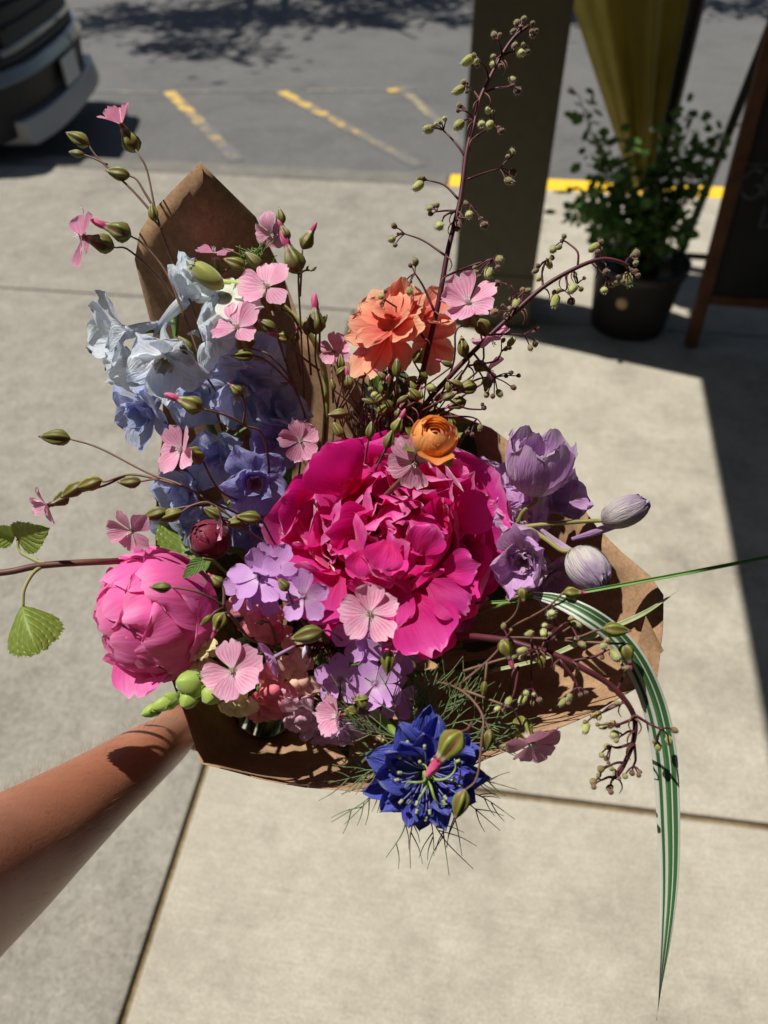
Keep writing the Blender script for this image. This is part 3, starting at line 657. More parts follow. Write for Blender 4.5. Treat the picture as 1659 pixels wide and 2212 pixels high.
def vac_flower(root, x, y, d, r, n, spin=0, elev=8, refl=False, skip=(), jit=10, cal=1.0, sizes=None):
    rnd = random.Random(int(x * 7 + y)); rr = S(r, d); fr = frame(P(x, y, d), D(*n), spin)
    fl = mesh('flower', calyx_open, fr @ Matrix.Translation((0, 0, -rr * .16)) @ Sc(rr * .92 * cal), root)
    for k in range(5):
        if k in skip: continue
        me = rnd.choice(vac_pet2 if refl else vac_pet); s = rr * rnd.uniform(.90, 1.06)
        m = fr @ Matrix.Rotation(R(72 * k + rnd.uniform(-jit, jit) * .7), 4, 'Z') @ Matrix.Translation((0, rr * .05, 0)) @ Matrix.Rotation(R(elev + rnd.uniform(-jit, jit)), 4, 'X') @ Matrix.Rotation(R(rnd.uniform(-15, 15)), 4, 'Y') @ Matrix.Diagonal((s * rnd.uniform(.92, 1.12), s, s * rnd.uniform(.3, 1.8), 1))
        mesh('petal', me, m, fl)
    mesh('stamens', stm, fr @ Sc(rr), fl); mesh('throat', thr, fr @ Sc(rr * .9), fl)
    return fr @ Vector((0, 0, -rr * 1.05))
def bud(root, x, y, d, L, ang, pink=0, tz=0, slim=False):
    """x,y centre; ang: picture angle of the tip (0 = right, 90 = up)"""
    l_ = S(L, d); dv = D(math.cos(R(ang)), math.sin(R(ang)), tz); c = P(x, y, d)
    k = random.Random(int(x + y * 3)).uniform(0, 72)
    b = mesh('bud', calyx_slim if slim else (calyx_open if pink else calyx_bud), frame(c + dv * (l_ * (.35 if not pink else .2)), dv, k) @ Sc(l_ * (.92 if not pink else .72)), root)
    if pink: mesh('petal_tip', tipm, frame(c + dv * (l_ * .18), dv, k) @ Sc(l_ * .72 * pink), b)
    return c - dv * (l_ * .52)
GV = 'pale pink cow cockle sprigs in the bouquet'
def sprig(label, name='pink_flower_sprig', group=GV, cat='flower sprig'):
    return thing(name, label, cat, T, group)
def stems(root, lines, mat=None, r=.0007):
    o = []
    for ln in lines:
        r0 = r; pts = ln
        if isinstance(ln, tuple): pts, r0 = ln
        o.append(([P(*p) if len(p) == 3 and not isinstance(p, Vector) else p for p in pts], r0 * 1.25, r0 * .85))
    tubes('stem', o, mat or M_vstem, root, 6, 5)
# ---- S1 tall sprig upper left
s = sprig('tall pink sprig with one open bloom and drooping green buds beside the paper peak')
e = vac_flower(s, 262, 268, .502, 48, (-.45, .85, .25), 20, 52, False, jit=22, cal=1.25)
b = [bud(s, 163, 297, .502, 58, 152), bud(s, 163, 331, .502, 36, 170, slim=True), bud(s, 250, 373, .502, 55, 168), bud(s, 330, 455, .50, 42, 100)]
stems(s, [[(590, 1250, .58), (470, 900, .58), (425, 690, .502), (380, 585, .52), (340, 470, .502), (318, 370, .502), (300, 335, .502), e], [(330, 445, .502), (312, 415, .502), (295, 388, .502), b[2]], [(342, 475, .502), (285, 410, .502), (215, 345, .502), b[0]], [(232, 356, .502), (205, 343, .502), b[1]], [(350, 495, .502), b[3]]])
s = sprig('pink sprig with side-on bloom and half open pink bud left of the blue delphinium')
e = vac_flower(s, 178, 512, .488, 62, (-.93, .25, .25), 10, -2, jit=12)
b = bud(s, 243, 494, .492, 82, 158, .9)
stems(s, [[(560, 1200, .58), (440, 800, .52), (375, 640, .52), (285, 545, .50), e], [(400, 690, .502), (360, 590, .502), (310, 528, .50), b]])
# ---- S3 / S4 top cluster
s = sprig('pink sprig with a wide face-on bloom and dark pink buds crowding above it')
e1 = vac_flower(s, 577, 620, .485, 66, (-.25, .42, .85), 12, 14); e2 = vac_flower(s, 588, 505, .52, 46, (.1, -.55, .65), 20, -15, True)
b = [bud(s, 605, 463, .515, 40, 100), bud(s, 612, 497, .50, 46, 118, .8), bud(s, 628, 548, .50, 88, 112, .95), bud(s, 668, 510, .515, 60, 62, .8), bud(s, 680, 580, .52, 14, 40, slim=True), bud(s, 664, 578, .52, 12, 60, slim=True)]
stems(s, [[(620, 1250, .58), (655, 930, .56), (652, 760, .53), (645, 620, .505), b[2]], [(652, 720, .525), (630, 680, .5), e1], [(646, 600, .505), (632, 545, .51), e2], [(644, 590, .505), b[0]], [(644, 585, .505), b[1]], [(648, 640, .51), (652, 570, .515), b[3]], [(646, 592, .505), (660, 584, .52), b[4]]])
s = sprig('pink sprig with an open bloom over pale blue florets, a bud at its lower petal')
e1 = vac_flower(s, 512, 708, .48, 64, (-.2, .45, .85), 5, 22, jit=16); e2 = vac_flower(s, 463, 546, .525, 45, (-.1, .93, .28), 0, 4)
b = [bud(s, 502, 566, .515, 52, 160), bud(s, 545, 558, .515, 52, 138), bud(s, 520, 768, .475, 52, 182), bud(s, 572, 700, .475, 48, 150), bud(s, 397, 742, .475, 52, 128)]
stems(s, [[(640, 1250, .58), (668, 980, .55), (640, 845, .515), (585, 770, .495), e1], [(640, 840, .515), (580, 782, .485), b[2]], [(640, 845, .515), (610, 760, .5), b[3]], [(610, 760, .5), (590, 680, .51), (560, 590, .52), b[1]], [(575, 640, .52), (540, 590, .52), b[0]], [(560, 600, .52), (510, 575, .53), e2], [(470, 850, .5), (430, 790, .485), b[4]]])
s = sprig('pink sprig of upright unopened dark pink buds right of the two face-on pink blooms')
b = [bud(s, 681, 682, .50, 78, 92, .95), bud(s, 604, 726, .49, 50, 165, .85), bud(s, 663, 702, .505, 40, 92), bud(s, 700, 690, .505, 30, 55, slim=True), bud(s, 640, 722, .505, 36, 75, .7)]
stems(s, [[(660, 1250, .58), (700, 960, .56), (697, 850, .54), (682, 780, .52), b[0]], [(690, 800, .52), (640, 760, .505), b[1]], [(672, 810, .52), b[2]], [(690, 760, .515), b[3]], [(650, 810, .52), b[4]]])
# ---- S6
s = sprig('pink sprig with a star-like bloom hanging before the lower blue florets')
e1 = vac_flower(s, 392, 972, .455, 62, (-.45, .25, .85), 16, 20, jit=22)
b = [bud(s, 400, 868, .46, 78, 158, .9), bud(s, 505, 838, .465, 42, 140, .5)]
stems(s, [[(640, 1280, .57), (545, 1110, .53), (475, 1060, .48), (440, 1000, .47), e1], [(590, 1180, .55), (575, 960, .5), (530, 920, .48), (490, 898, .47), b[0]], [(525, 918, .48), (530, 880, .47), b[1]]])
# ---- S7 long left arm
s = sprig('long thin sprig reaching over the pavement with a small pink bloom and green buds')
e1 = vac_flower(s, 103, 1093, .47, 47, (-.55, -.42, .5), 0, 12, jit=14, cal=1.0)
b = [bud(s, 112, 945, .475, 70, 176), bud(s, 152, 1062, .47, 60, 212), bud(s, 187, 1047, .468, 60, 198), bud(s, 275, 1041, .465, 52, 182)]
stems(s, [[(660, 1330, .57), (600, 1180, .53), (530, 1120, .48), (460, 1085, .465), (385, 1045, .465), (320, 1022, .47), (215, 968, .475), b[0]], [(400, 1052, .466), (340, 1036, .466), b[3]], [(345, 1035, .466), (280, 1025, .468), (230, 1040, .468), b[2]], [(270, 1028, .469), (215, 1052, .47), b[1]], [(215, 1052, .47), e1]])
s = sprig('pink sprig whose dusky bloom nods above the candy pink peony')
e1 = vac_flower(s, 284, 1148, .45, 55, (-.35, -.45, .75), 10, 4, jit=14, cal=.9); e2 = vac_flower(s, 480, 1132, .46, 42, (-.85, -.1, .3), 0, 10, skip=(2,))
b = [bud(s, 330, 1112, .452, 58, 195), bud(s, 362, 1116, .452, 58, 198), bud(s, 455, 1105, .455, 48, 150), bud(s, 532, 1117, .46, 56, 175)]
stems(s, [[(660, 1350, .57), (620, 1220, .51), (540, 1150, .47), (460, 1090, .456), (420, 1090, .453), b[1]], [(455, 1090, .456), (400, 1095, .453), b[0]], [(345, 1100, .455), e1], [(520, 1140, .465), b[2]], [(600, 1190, .5), (570, 1130, .47), b[3]], [(530, 1135, .468), e2]])
s = sprig('pink sprig with veined bloom over yellow snapdragons and dark buds against the pink peony')
e1 = vac_flower(s, 503, 1450, .425, 68, (-.12, .30, .92), 22, 8, jit=14)
b = [bud(s, 343, 1268, .415, 48, 180), bud(s, 443, 1342, .425, 34, 222, slim=True), bud(s, 463, 1250, .43, 44, 140, .5), bud(s, 470, 1352, .44, 60, 245, .7), bud(s, 560, 1300 + 45, .45, 24, 190, .5)]
stems(s, [[(640, 1440, .57), (590, 1400, .49), (540, 1380, .45), (505, 1340, .435), (483, 1310, .43), (430, 1280, .42), b[0]], [(483, 1310, .43), (470, 1318, .428), b[1]], [(483, 1310, .43), (484, 1280, .43), b[2]], [(540, 1385, .455), (500, 1330, .445), b[3]], [(580, 1400, .48), (540, 1430, .445), e1], [(600, 1400, .49), (585, 1350, .46), b[4]]], r=.0008)
s = sprig('pink sprig with flat round bloom before the magenta peony and a green bud hanging below')
e1 = vac_flower(s, 799, 1326, .405, 68, (-.15, .35, .9), 5, 6)
b = [bud(s, 655, 1373, .415, 74, 195), bud(s, 838, 1436, .405, 58, 265), bud(s, 607, 1268 - 10, .425, 46, 130, .4)]
stems(s, [[(700, 1450, .56), (760, 1400, .47), (800, 1360, .43), e1], [(760, 1400, .47), (715, 1365, .43), b[0]], [(800, 1400, .46), (845, 1390, .41), b[1]], [(690, 1400, .5), (640, 1320, .44), b[2]]])
s = sprig('pink sprig with a folded butterfly-shaped bloom at the blue flower\'s left')
e1 = vac_flower(s, 730, 1545, .43, 50, (-.7, .1, .6), 20, 28, jit=18)
stems(s, [[(680, 1480, .56), (740, 1500, .48), (775, 1515, .44), e1]]); bud(s, 776, 1512, .437, 38, 190)
s = sprig('pink sprig trailing over the deep blue flower with a fat pink bud')
e1 = vac_flower(s, 1148, 1606, .42, 64, (.25, -.5, .7), 20, 8, jit=20, cal=1.05)
b = [bud(s, 962, 1625, .395, 108, 232, .95), bud(s, 1052, 1604, .405, 52, 258), bud(s, 992, 1743, .40, 70, 252), bud(s, 1045, 1490, .42, 34, 262, slim=True), bud(s, 1096, 1412, .42, 62, 292, .85), bud(s, 1171, 1435, .42, 44, 282, .3), bud(s, 778, 1512, .437, 40, 120)]
stems(s, [[(760, 1470, .56), (900, 1470, .47), (985, 1485, .43), (1040, 1540, .41), (1040, 1600, .402), (1030, 1680, .4), b[2]], [(985, 1485, .43), (1040, 1440, .425), (1075, 1405, .422), b[4]], [(1052, 1430, .424), b[3]], [(1000, 1490, .43), (1080, 1520, .42), (1110, 1535, .42), e1], [(1020, 1560, .408), (1010, 1575, .4), b[0]], [(1040, 1545, .41), b[1]], [(1000, 1450, .43), (1100, 1420, .43), b[5]]], r=.0007)
# ---- right side
s = sprig('pink sprig with a large clear bloom in front of the dark post')
e1 = vac_flower(s, 1012, 655, .475, 66, (-.15, .45, .85), 18, 18); e2 = vac_flower(s, 1062, 735, .50, 50, (.45, -.6, -.2), 0, -8, True, jit=20); e3 = vac_flower(s, 1058, 800, .51, 40, (.6, -.2, -.3), 0, 10, skip=(1,))
b = [bud(s, 1000, 745, .495, 50, 100, 0), bud(s, 1000, 840, .50, 60, 190, .4), bud(s, 980, 875, .505, 55, 200, .4), bud(s, 1050, 835, .5, 40, 260, .4), bud(s, 905, 765, .49, 40, 60)]
stems(s, [[(720, 1300, .58), (900, 960, .55), (975, 800, .51), (985, 715, .49), e1], [(950, 860, .53), (1040, 790, .51), e2], [(950, 860, .53), (1040, 830, .52), e3], [(950, 870, .53), (1010, 790, .5), b[0]], [(935, 900, .54), b[1]], [(925, 915, .54), b[2]], [(960, 850, .53), (1030, 820, .51), b[3]], [(940, 880, .53), (915, 820, .5), b[4]]])
s = sprig('pink sprig with a downturned bloom tucked under the orange ranunculus')
e1 = vac_flower(s, 897, 1000, .425, 64, (-.15, -.35, .9), 30, 5, skip=(3,), jit=12)
b = [bud(s, 862, 912, .46, 50, 65, .95), bud(s, 800, 925, .47, 40, 80), bud(s, 842, 945, .46, 46, 70)]
stems(s, [[(730, 1330, .57), (800, 1030, .5), (850, 980, .46), e1], [(790, 1060, .5), (840, 960, .47), b[0]], [(780, 1060, .51), b[1]], [(795, 1050, .5), b[2]]])
s = sprig('pink sprig with a dusky bloom between blue delphinium and magenta peony top')
e1 = vac_flower(s, 650, 952, .49, 50, (-.1, -.1, 1), 10, 14); e2 = vac_flower(s, 722, 758, .53, 38, (.2, .2, .8), 0, 10)
b = [bud(s, 786, 800, .51, 38, 60, .9), bud(s, 752, 818, .50, 40, 100, 1.0), bud(s, 736, 778, .51, 36, 90), bud(s, 790, 740, .52, 20, 90), bud(s, 725, 895, .50, 44, 185), bud(s, 728, 925, .5, 40, 120), bud(s, 832, 880, .5, 40, 40, .4)]
mesh('petal', vac_pet[1], frame(P(790, 728, .505), D(-.1, -.1, 1), 180) @ Sc(S(50, .5)), s)
stems(s, [[(690, 1320, .58), (680, 1050, .53), (665, 985, .505), e1], [(700, 1100, .54), (725, 900, .52), (738, 830, .515), b[2]], [(722, 900, .52), b[1]], [(740, 880, .52), b[0]], [(720, 870, .53), e2], [(760, 900, .52), b[4]], [(755, 950, .52), b[5]], [(790, 980, .52), b[6]], [(780, 860, .52), (790, 780, .515), P(790, 728, .505)]])
s = sprig('wiry sprig of many tiny brown-green buds tangled below the coral flower')
rnd = random.Random(404); ln = [[(700, 1250, .58), (800, 1010, .545), (830, 940, .535)]]
for k in range(22):
    x, y = rnd.uniform(690, 1010), rnd.uniform(770, 915); d_ = rnd.uniform(.47, .52); e_ = bud(s, x, y, d_, rnd.uniform(26, 44), rnd.uniform(20, 160), rnd.choice((0, 0, .7)), 0, rnd.random() < .5)
    ln.append([(830 + rnd.uniform(-15, 15), 940 + rnd.uniform(-10, 30), .535), ((x + 830) / 2 + rnd.uniform(-20, 20), (y + 950) / 2, .52), e_])
stems(s, ln, r=.0006)
s = sprig('pink sprig of winged green buds lying on the striped grass blade and lilac florets')
b = [bud(s, 1338, 1361, .415, 62, 355), bud(s, 1357, 1420, .418, 62, 285, .6), bud(s, 1245, 1280, .43, 52, 358, .55), bud(s, 1130, 1290, .44, 42, 280, .3), bud(s, 1252, 1362, .425, 34, 300, .2)]
stems(s, [[(800, 1420, .56), (1050, 1380, .47), (1220, 1380, .43), (1285, 1363, .42), b[0]], [(1200, 1382, .432), (1320, 1390, .42), b[1]], [(1050, 1380, .47), (1170, 1320, .44), b[2]], [(1040, 1380, .47), (1110, 1330, .45), b[3]], [(1190, 1382, .435), b[4]]])

# ================================================================== magenta peony
def peony():
    M = petal_mat('magenta_petal', [(0, (.62, .006, .16)), (.5, (.68, .016, .27)), (.9, (.76, .05, .40)), (1, (.86, .26, .58))], (.56, .006, .22), .22, 7, .46, (.92, .006, .25), sheen=.45, rough=.6, crinkle=.22, var=.2)
    c = P(846, 1186, .508); n = D(-.06, .30, 1); fr = frame(c, n, 0)
    t = thing('magenta_peony', 'huge ruffled magenta peony at the heart of the bouquet', 'peony', T)
    tubes('stem', [([c - n * .02, c - n * .05, T.lerp(c, .3), T], .0035, .004)], M_green, t, 8, 6)
    rnd = random.Random(4); k = 0
    # count, length, width, elev, radius, height, curl, ruffle, jag
    rings = [(8, .080, .092, 16, .012, -.014, .45, .03, .04), (9, .076, .084, 28, .012, -.008, .55, .04, .08), (10, .066, .066, 42, .016, -.004, .75, .06, .11), (9, .056, .056, 50, .014, .0, .95, .08, .15), (8, .050, .048, 58, .010, .004, 1.1, .09, .18), (6, .044, .042, 66, .006, .008, 1.2, .1, .2)]
    for ri, (cnt, L, W, el, r0, z0, curl, ruf, jag) in enumerate(rings):
        for i in range(cnt):
            s_ = rnd.uniform(.86, 1.1); me = petal(L * s_ * .95, W * rnd.uniform(.86, 1.14), 10, 9, .25, .62, .5, 2.4, rnd.uniform(.05, .2), curl * rnd.uniform(.6, 1.15), ruf, rnd.uniform(1.4, 2.6), rnd.choice((0, 0, .05, .1)), jag, 300 + k, .14, rnd.uniform(-.2, .2), .06 + .02 * ri, M)
            m = fr @ Matrix.Rotation(R(360 * (i + rnd.uniform(-.25, .25)) / cnt + ri * 23), 4, 'Z') @ Matrix.Translation((0, r0 * rnd.uniform(.7, 1.3), z0 + rnd.uniform(-.004, .004))) @ Matrix.Rotation(R(el + rnd.uniform(-8, 8)), 4, 'X') @ Matrix.Rotation(R(rnd.uniform(-16, 16)), 4, 'Y')
            mesh('petal', me, m, t); k += 1
    # crumpled petals scattered all over the dome
    for q_ in range(44):
        th = math.acos(1 - (q_ + .5) / 44 * .82); ph = q_ * 2.39996 + rnd.uniform(-.3, .3)
        rd = Vector((math.sin(th) * math.cos(ph), math.sin(th) * math.sin(ph), math.cos(th)))
        base = Vector((rd.x * .040, rd.y * .040, rd.z * .034 + .002)); nn = (rd * .8 + Vector((rnd.gauss(0, .3), rnd.gauss(0, .3), .35))).normalized()
        out = Vector((rd.x, rd.y, 0)); out = out.normalized() if out.length > .05 else Vector((1, 0, 0)); ang = rnd.uniform(-75, 75)
        out = Matrix.Rotation(R(ang), 3, 'Z') @ out; yv = (out - nn * out.dot(nn)).normalized(); xv = yv.cross(nn)
        lm = Matrix.Translation(base) @ Matrix((xv, yv, nn)).transposed().to_4x4() @ Matrix.Rotation(R(rnd.uniform(8, 42)), 4, 'X')
        L = rnd.uniform(.028, .046); me = petal(L, L * rnd.uniform(.85, 1.25), 10, 9, .35, .6, .5, 2.3, rnd.uniform(-.05, .25), rnd.uniform(-.5, .7), .08, rnd.uniform(1.5, 3), rnd.choice((0, .05, .10)), .12, 700 + k, .16, rnd.uniform(-.3, .3), .06, M)
        mesh('petal', me, fr @ lm, t); k += 1
    # single petals the photograph shows standing out from the mass: x, y of the base, picture angle, length, width, tilt to the viewer
    for (x, y, d, ang, L, W, el, cu, jg) in [(700, 1110, .49, 172, 120, 130, 30, .5, .05), (760, 1060, .485, 128, 150, 150, 34, .55, .05), (830, 1240, .455, 275, 130, 120, 25, -.4, .08), (930, 1260, .45, 322, 105, 95, 30, -.3, .16), (880, 1290, .452, 300, 140, 150, 18, .25, .1), (730, 1240, .46, 235, 130, 130, 25, .1, .05), (960, 1130, .47, 20, 130, 95, 25, .3, .1), (1000, 1190, .49, 345, 95, 130, 12, .3, .05), (840, 1170, .44, 250, 70, 90, 30, -.9, .14), (790, 1190, .445, 262, 62, 80, 30, -1., .12), (905, 1195, .445, 60, 75, 85, 40, -.5, .14), (960, 1230, .45, 10, 90, 80, 40, .1, .18), (915, 1330, .46, 280, 95, 120, 5, .2, .05)]:
        dv = D(math.cos(R(ang)), math.sin(R(ang)), .0); n2 = (D(0, .05, 1)); fr2 = frame(P(x, y, d), n2, ang - 90)
        me = petal(S(L, d), S(W, d), 11, 10, .3, .6, .55, 2.4, rnd.uniform(.06, .16), cu, .04, 2, .03, jg, 500 + k, .14, 0, .06, M); k += 1
        mesh('petal', me, fr2 @ Matrix.Rotation(R(el), 4, 'X'), t)
peony()
# ================================================================== globes: pink peony, dark bud, ranunculus, lavender cups
def globe(t, c, n, Rr, rings, M, seed, spin=0, squash=1., core=True):
    rnd = random.Random(seed); fr = frame(c, n, spin); k = 0; r0 = rings[0][1] * .93 if core else 0
    if core: mesh('heart', lathe([(-r0 * squash, .02), (-r0 * .7 * squash, r0 * .7), (0, r0), (r0 * .7 * squash, r0 * .7), (r0 * .95 * squash, r0 * .25), (r0 * squash, .02)], 20, .08, 4, 'heart', M), fr @ Sc(Rr), t)
    for (cnt, rad, t0, t1, dphi, flare, edge, ruf, jag, tip) in rings:
        for i in range(cnt):
            me = shell(Rr * rad * rnd.uniform(.98, 1.03), t0 + rnd.uniform(-4, 4), t1 + rnd.uniform(-8, 8), dphi * rnd.uniform(.85, 1.15), 11, 11, .62, tip, flare * rnd.uniform(.4, 1.4), edge, ruf, jag, seed * 50 + k, squash, M)
            mesh('petal', me, fr @ Matrix.Rotation(R(360 * (i + rnd.uniform(-.15, .15)) / cnt + rad * 400), 4, 'Z'), t); k += 1
    return fr
M_pp = petal_mat('candy_pink_petal', [(0, (.88, .44, .62)), (.3, (.86, .13, .46)), (.85, (.89, .18, .54)), (1, (.92, .34, .66))], (.78, .09, .40), .3, 6, .45, (1., .14, .52), sheen=.45, rough=.5, crinkle=.22, var=.08)
t = thing('pink_peony', 'half-open candy pink peony globe at the edge of the paper by the arm', 'peony', T)
c = P(330, 1330, .475); n = D(-.80, -.22, .42)
globe(t, c, n, S(136, .475), [(4, .78, 20, 172, 130, 0, 0, .10, .03, .5), (5, .86, 12, 160, 115, 0, 0, .12, .05, .5), (5, .92, 10, 146, 108, 0, .02, .13, .05, .5), (6, .98, 8, 128, 98, .01, .03, .13, .05, .5), (6, 1.03, 5, 108, 92, .01, .03, .12, .05, .5), (5, 1.07, 5, 84, 90, .02, .03, .11, .05, .5)], M_pp, 31, 20, .97)
mesh('petal', petal(S(120, .46), S(115, .46), 10, 9, .4, .5, .5, 2.4, .12, .2, .03, 2, .1, .06, 77, .1, 0, .05, M_pp), frame(P(318, 1395, .468), D(0, .45, .85), 176), t)
tubes('stem', [([c - n * .055, c - n * .085 - UP * .01, T.lerp(c, .35) + FW * .03, T], .0035, .004)], M_green, t, 8, 6)
M_db = petal_mat('dark_red_bud', [(0, (.10, .06, .02)), (.35, (.16, .015, .025)), (1, (.20, .02, .05))], None, tr=.12, rough=.35)
t = thing('peony_bud', 'small round dark red peony bud beside the candy pink peony', 'flower bud', T)
c = P(452, 1165, .515); n = D(-.4, .35, .7)
globe(t, c, n, S(45, .515), [(4, .86, 10, 172, 120, 0, 0, .03, 0, .25), (4, .95, 8, 160, 120, 0, 0, .03, 0, .25), (3, 1.02, 5, 125, 110, .01, 0, .02, 0, .2)], M_db, 61)
tubes('stem', [([c - n * .012, c - n * .05, T.lerp(c, .3), T], .0025, .003)], M_green, t, 7, 5)
M_ran = petal_mat('orange_ranunculus', [(0, (.48, .20, .03)), (.4, (.80, .29, .06)), (.85, (.85, .37, .11)), (1, (.88, .47, .19))], (.66, .18, .03), .3, 7, .34, (.92, .34, .06), rough=.45, crinkle=.25)
t = thing('orange_ranunculus', 'small cupped orange ranunculus perched on the magenta peony', 'ranunculus', T)
c = P(938, 945, .425); n = D(.12, .66, .66); r_ = S(50, .425)
globe(t, c, n, r_, [(3, .30, 30, 165, 150, 0, 0, 0, 0, .6), (4, .45, 25, 152, 130, .0, 0, .02, 0, .6), (4, .58, 20, 142, 120, 0, 0, .02, .02, .6), (5, .70, 18, 134, 105, .02, 0, .03, .02, .6), (5, .82, 15, 136, 105, .0, 0, .04, .03, .55), (5, .93, 12, 130, 108, .0, 0, .04, .03, .55), (5, 1.02, 8, 120, 105, .02, .02, .04, .03, .5)], M_ran, 71, 10, 1.0, False)
mesh('petal', petal(S(60, .42), S(80, .42), 9, 7, .4, .5, .5, 2.2, .15, .3, .02, 2, 0, .03, 9, .1, 0, .03, M_ran), frame(P(935, 975, .422), D(.1, .75, .6), 178), t)
M_sep = simple('green_sepal', (.16, .22, .04), .5, (.24, .27, .07), 60, tr=.3)
for k, (ang, el) in enumerate(((150, 10), (15, 10), (60, -10), (200, -10), (290, -20))):
    mesh('sepal', petal(S(42, .43), S(34, .43), 6, 6, .5, .4, .2, 1.6, .15, -.4, .05, 2, 0, .05, 80 + k, mat=M_sep, name='sepal'), frame(c - n * r_ * .55, n, ang - 90) @ Matrix.Translation((0, r_ * .75, 0)) @ Matrix.Rotation(R(40 + el), 4, 'X'), t)
tubes('stem', [([c - n * r_ * .9, c - n * r_ * 2 - RT * .01, T.lerp(c, .5) + FW * .03 + UP * .02, T], .0018, .002)], M_vstem, t, 7, 6)

# ================================================================== blue delphinium
def delph_mat(name, a, b, c, bl=(.40, .42, .16), bf=.35, vein=None):
    return petal_mat(name, [(0, a), (.45, b), (1, c)], vein or tuple(x * .7 for x in b), (.28), 8, .55, None, sheen=.6, rough=.45, blotch=(bl, 55, bf), crinkle=.7, var=.16)
M_d1 = delph_mat('ice_blue_sepal', (.90, .92, .94), (.80, .87, .96), (.73, .83, .97))
M_d2 = delph_mat('soft_blue_sepal', (.66, .70, .90), (.57, .64, .92), (.53, .61, .93))
M_d3 = delph_mat('violet_blue_sepal', (.54, .48, .82), (.45, .44, .84), (.42, .42, .84), (.30, .30, .30), .2)
M_bee = petal_mat('cream_eye', [(0, (.5, .5, .25)), (.4, (.75, .74, .62)), (1, (.80, .80, .74))], None, tr=.35, rough=.55)
M_bee2 = petal_mat('mauve_eye', [(0, (.4, .25, .3)), (1, (.62, .42, .52))], None, tr=.3)
M_spur = {}
def floret(t, x, y, d, r, n, spin, M, elev=25, bee=None, spur=1., cup=.2, curl=.35, W=.92, sd=0, nset=5, inner=0, ruf=.09):
    rnd = random.Random(900 + sd); rr = S(r, d) * 1.02; fr = frame(P(x, y, d), D(*n), spin)
    f = mesh('floret', lathe([(-.32, .03), (-.25, .08), (-.1, .14), (.02, .17), (.06, .1)], 12, 0, 0, 'floret', M), fr @ Sc(rr), t)
    for k in range(nset):
        me = petal(rr * rnd.uniform(.88, 1.08), rr * W * rnd.uniform(.9, 1.12), 9, 9, .3, .52, .24, 1.7, rnd.uniform(.3, 1.5) * cup, curl * rnd.uniform(-.2, 1.6), ruf, rnd.uniform(1.5, 2.6), 0, .07, 950 + sd * 9 + k, .16, rnd.uniform(-.3, .3), .12, M, 'sepal')
        mesh('sepal', me, fr @ Matrix.Rotation(R(360 / nset * k + rnd.uniform(-9, 9)), 4, 'Z') @ Matrix.Translation((0, rr * .07, 0)) @ Matrix.Rotation(R(elev + rnd.uniform(-16, 18)), 4, 'X'), f)
    for k in range(inner):
        me = petal(rr * rnd.uniform(.5, .75), rr * .55, 8, 7, .3, .55, .35, 2, .2, .3, .1, 2, 0, .12, 990 + sd * 7 + k, .14, .2, .08, M, 'sepal')
        mesh('sepal', me, fr @ Matrix.Rotation(R(360 / inner * k + 30 + rnd.uniform(-15, 15)), 4, 'Z') @ Matrix.Rotation(R(52 + rnd.uniform(-14, 14)), 4, 'X'), f)
    if bee:
        for k in range(5):
            mesh('eye_petal', petal(rr * .42, rr * .34, 6, 6, .4, .6, .5, 2, .2, .4, .15, 3, .1, .2, 70 + k + sd, .1, 0, .1, bee, 'eye_petal'), fr @ Matrix.Rotation(R(72 * k + 20), 4, 'Z') @ Matrix.Translation((0, rr * .03, rr * .05)) @ Matrix.Rotation(R(55), 4, 'X'), f)
    if spur:
        V, F, U = tube_data([Vector((0, 0, -.1)), Vector((0, .12, -.45)), Vector((0, .22, -.8 * spur)), Vector((0, .2, -1.15 * spur))], 0, 0, 9, 5, [.15, .13, .085, .045, .03])
        mesh('spur', build('spur', V, F, U, True, M), fr @ Sc(rr), f)
    return fr @ Vector((0, 0, -rr * .3))
t = thing('blue_delphinium', 'tall spike of ice blue delphinium florets deepening to violet lower down', 'delphinium', T)
spine = [(600, 1300, .58), (545, 1150, .565), (500, 1040, .555), (462, 940, .545), (430, 860, .54), (392, 770, .54), (372, 690, .54)]
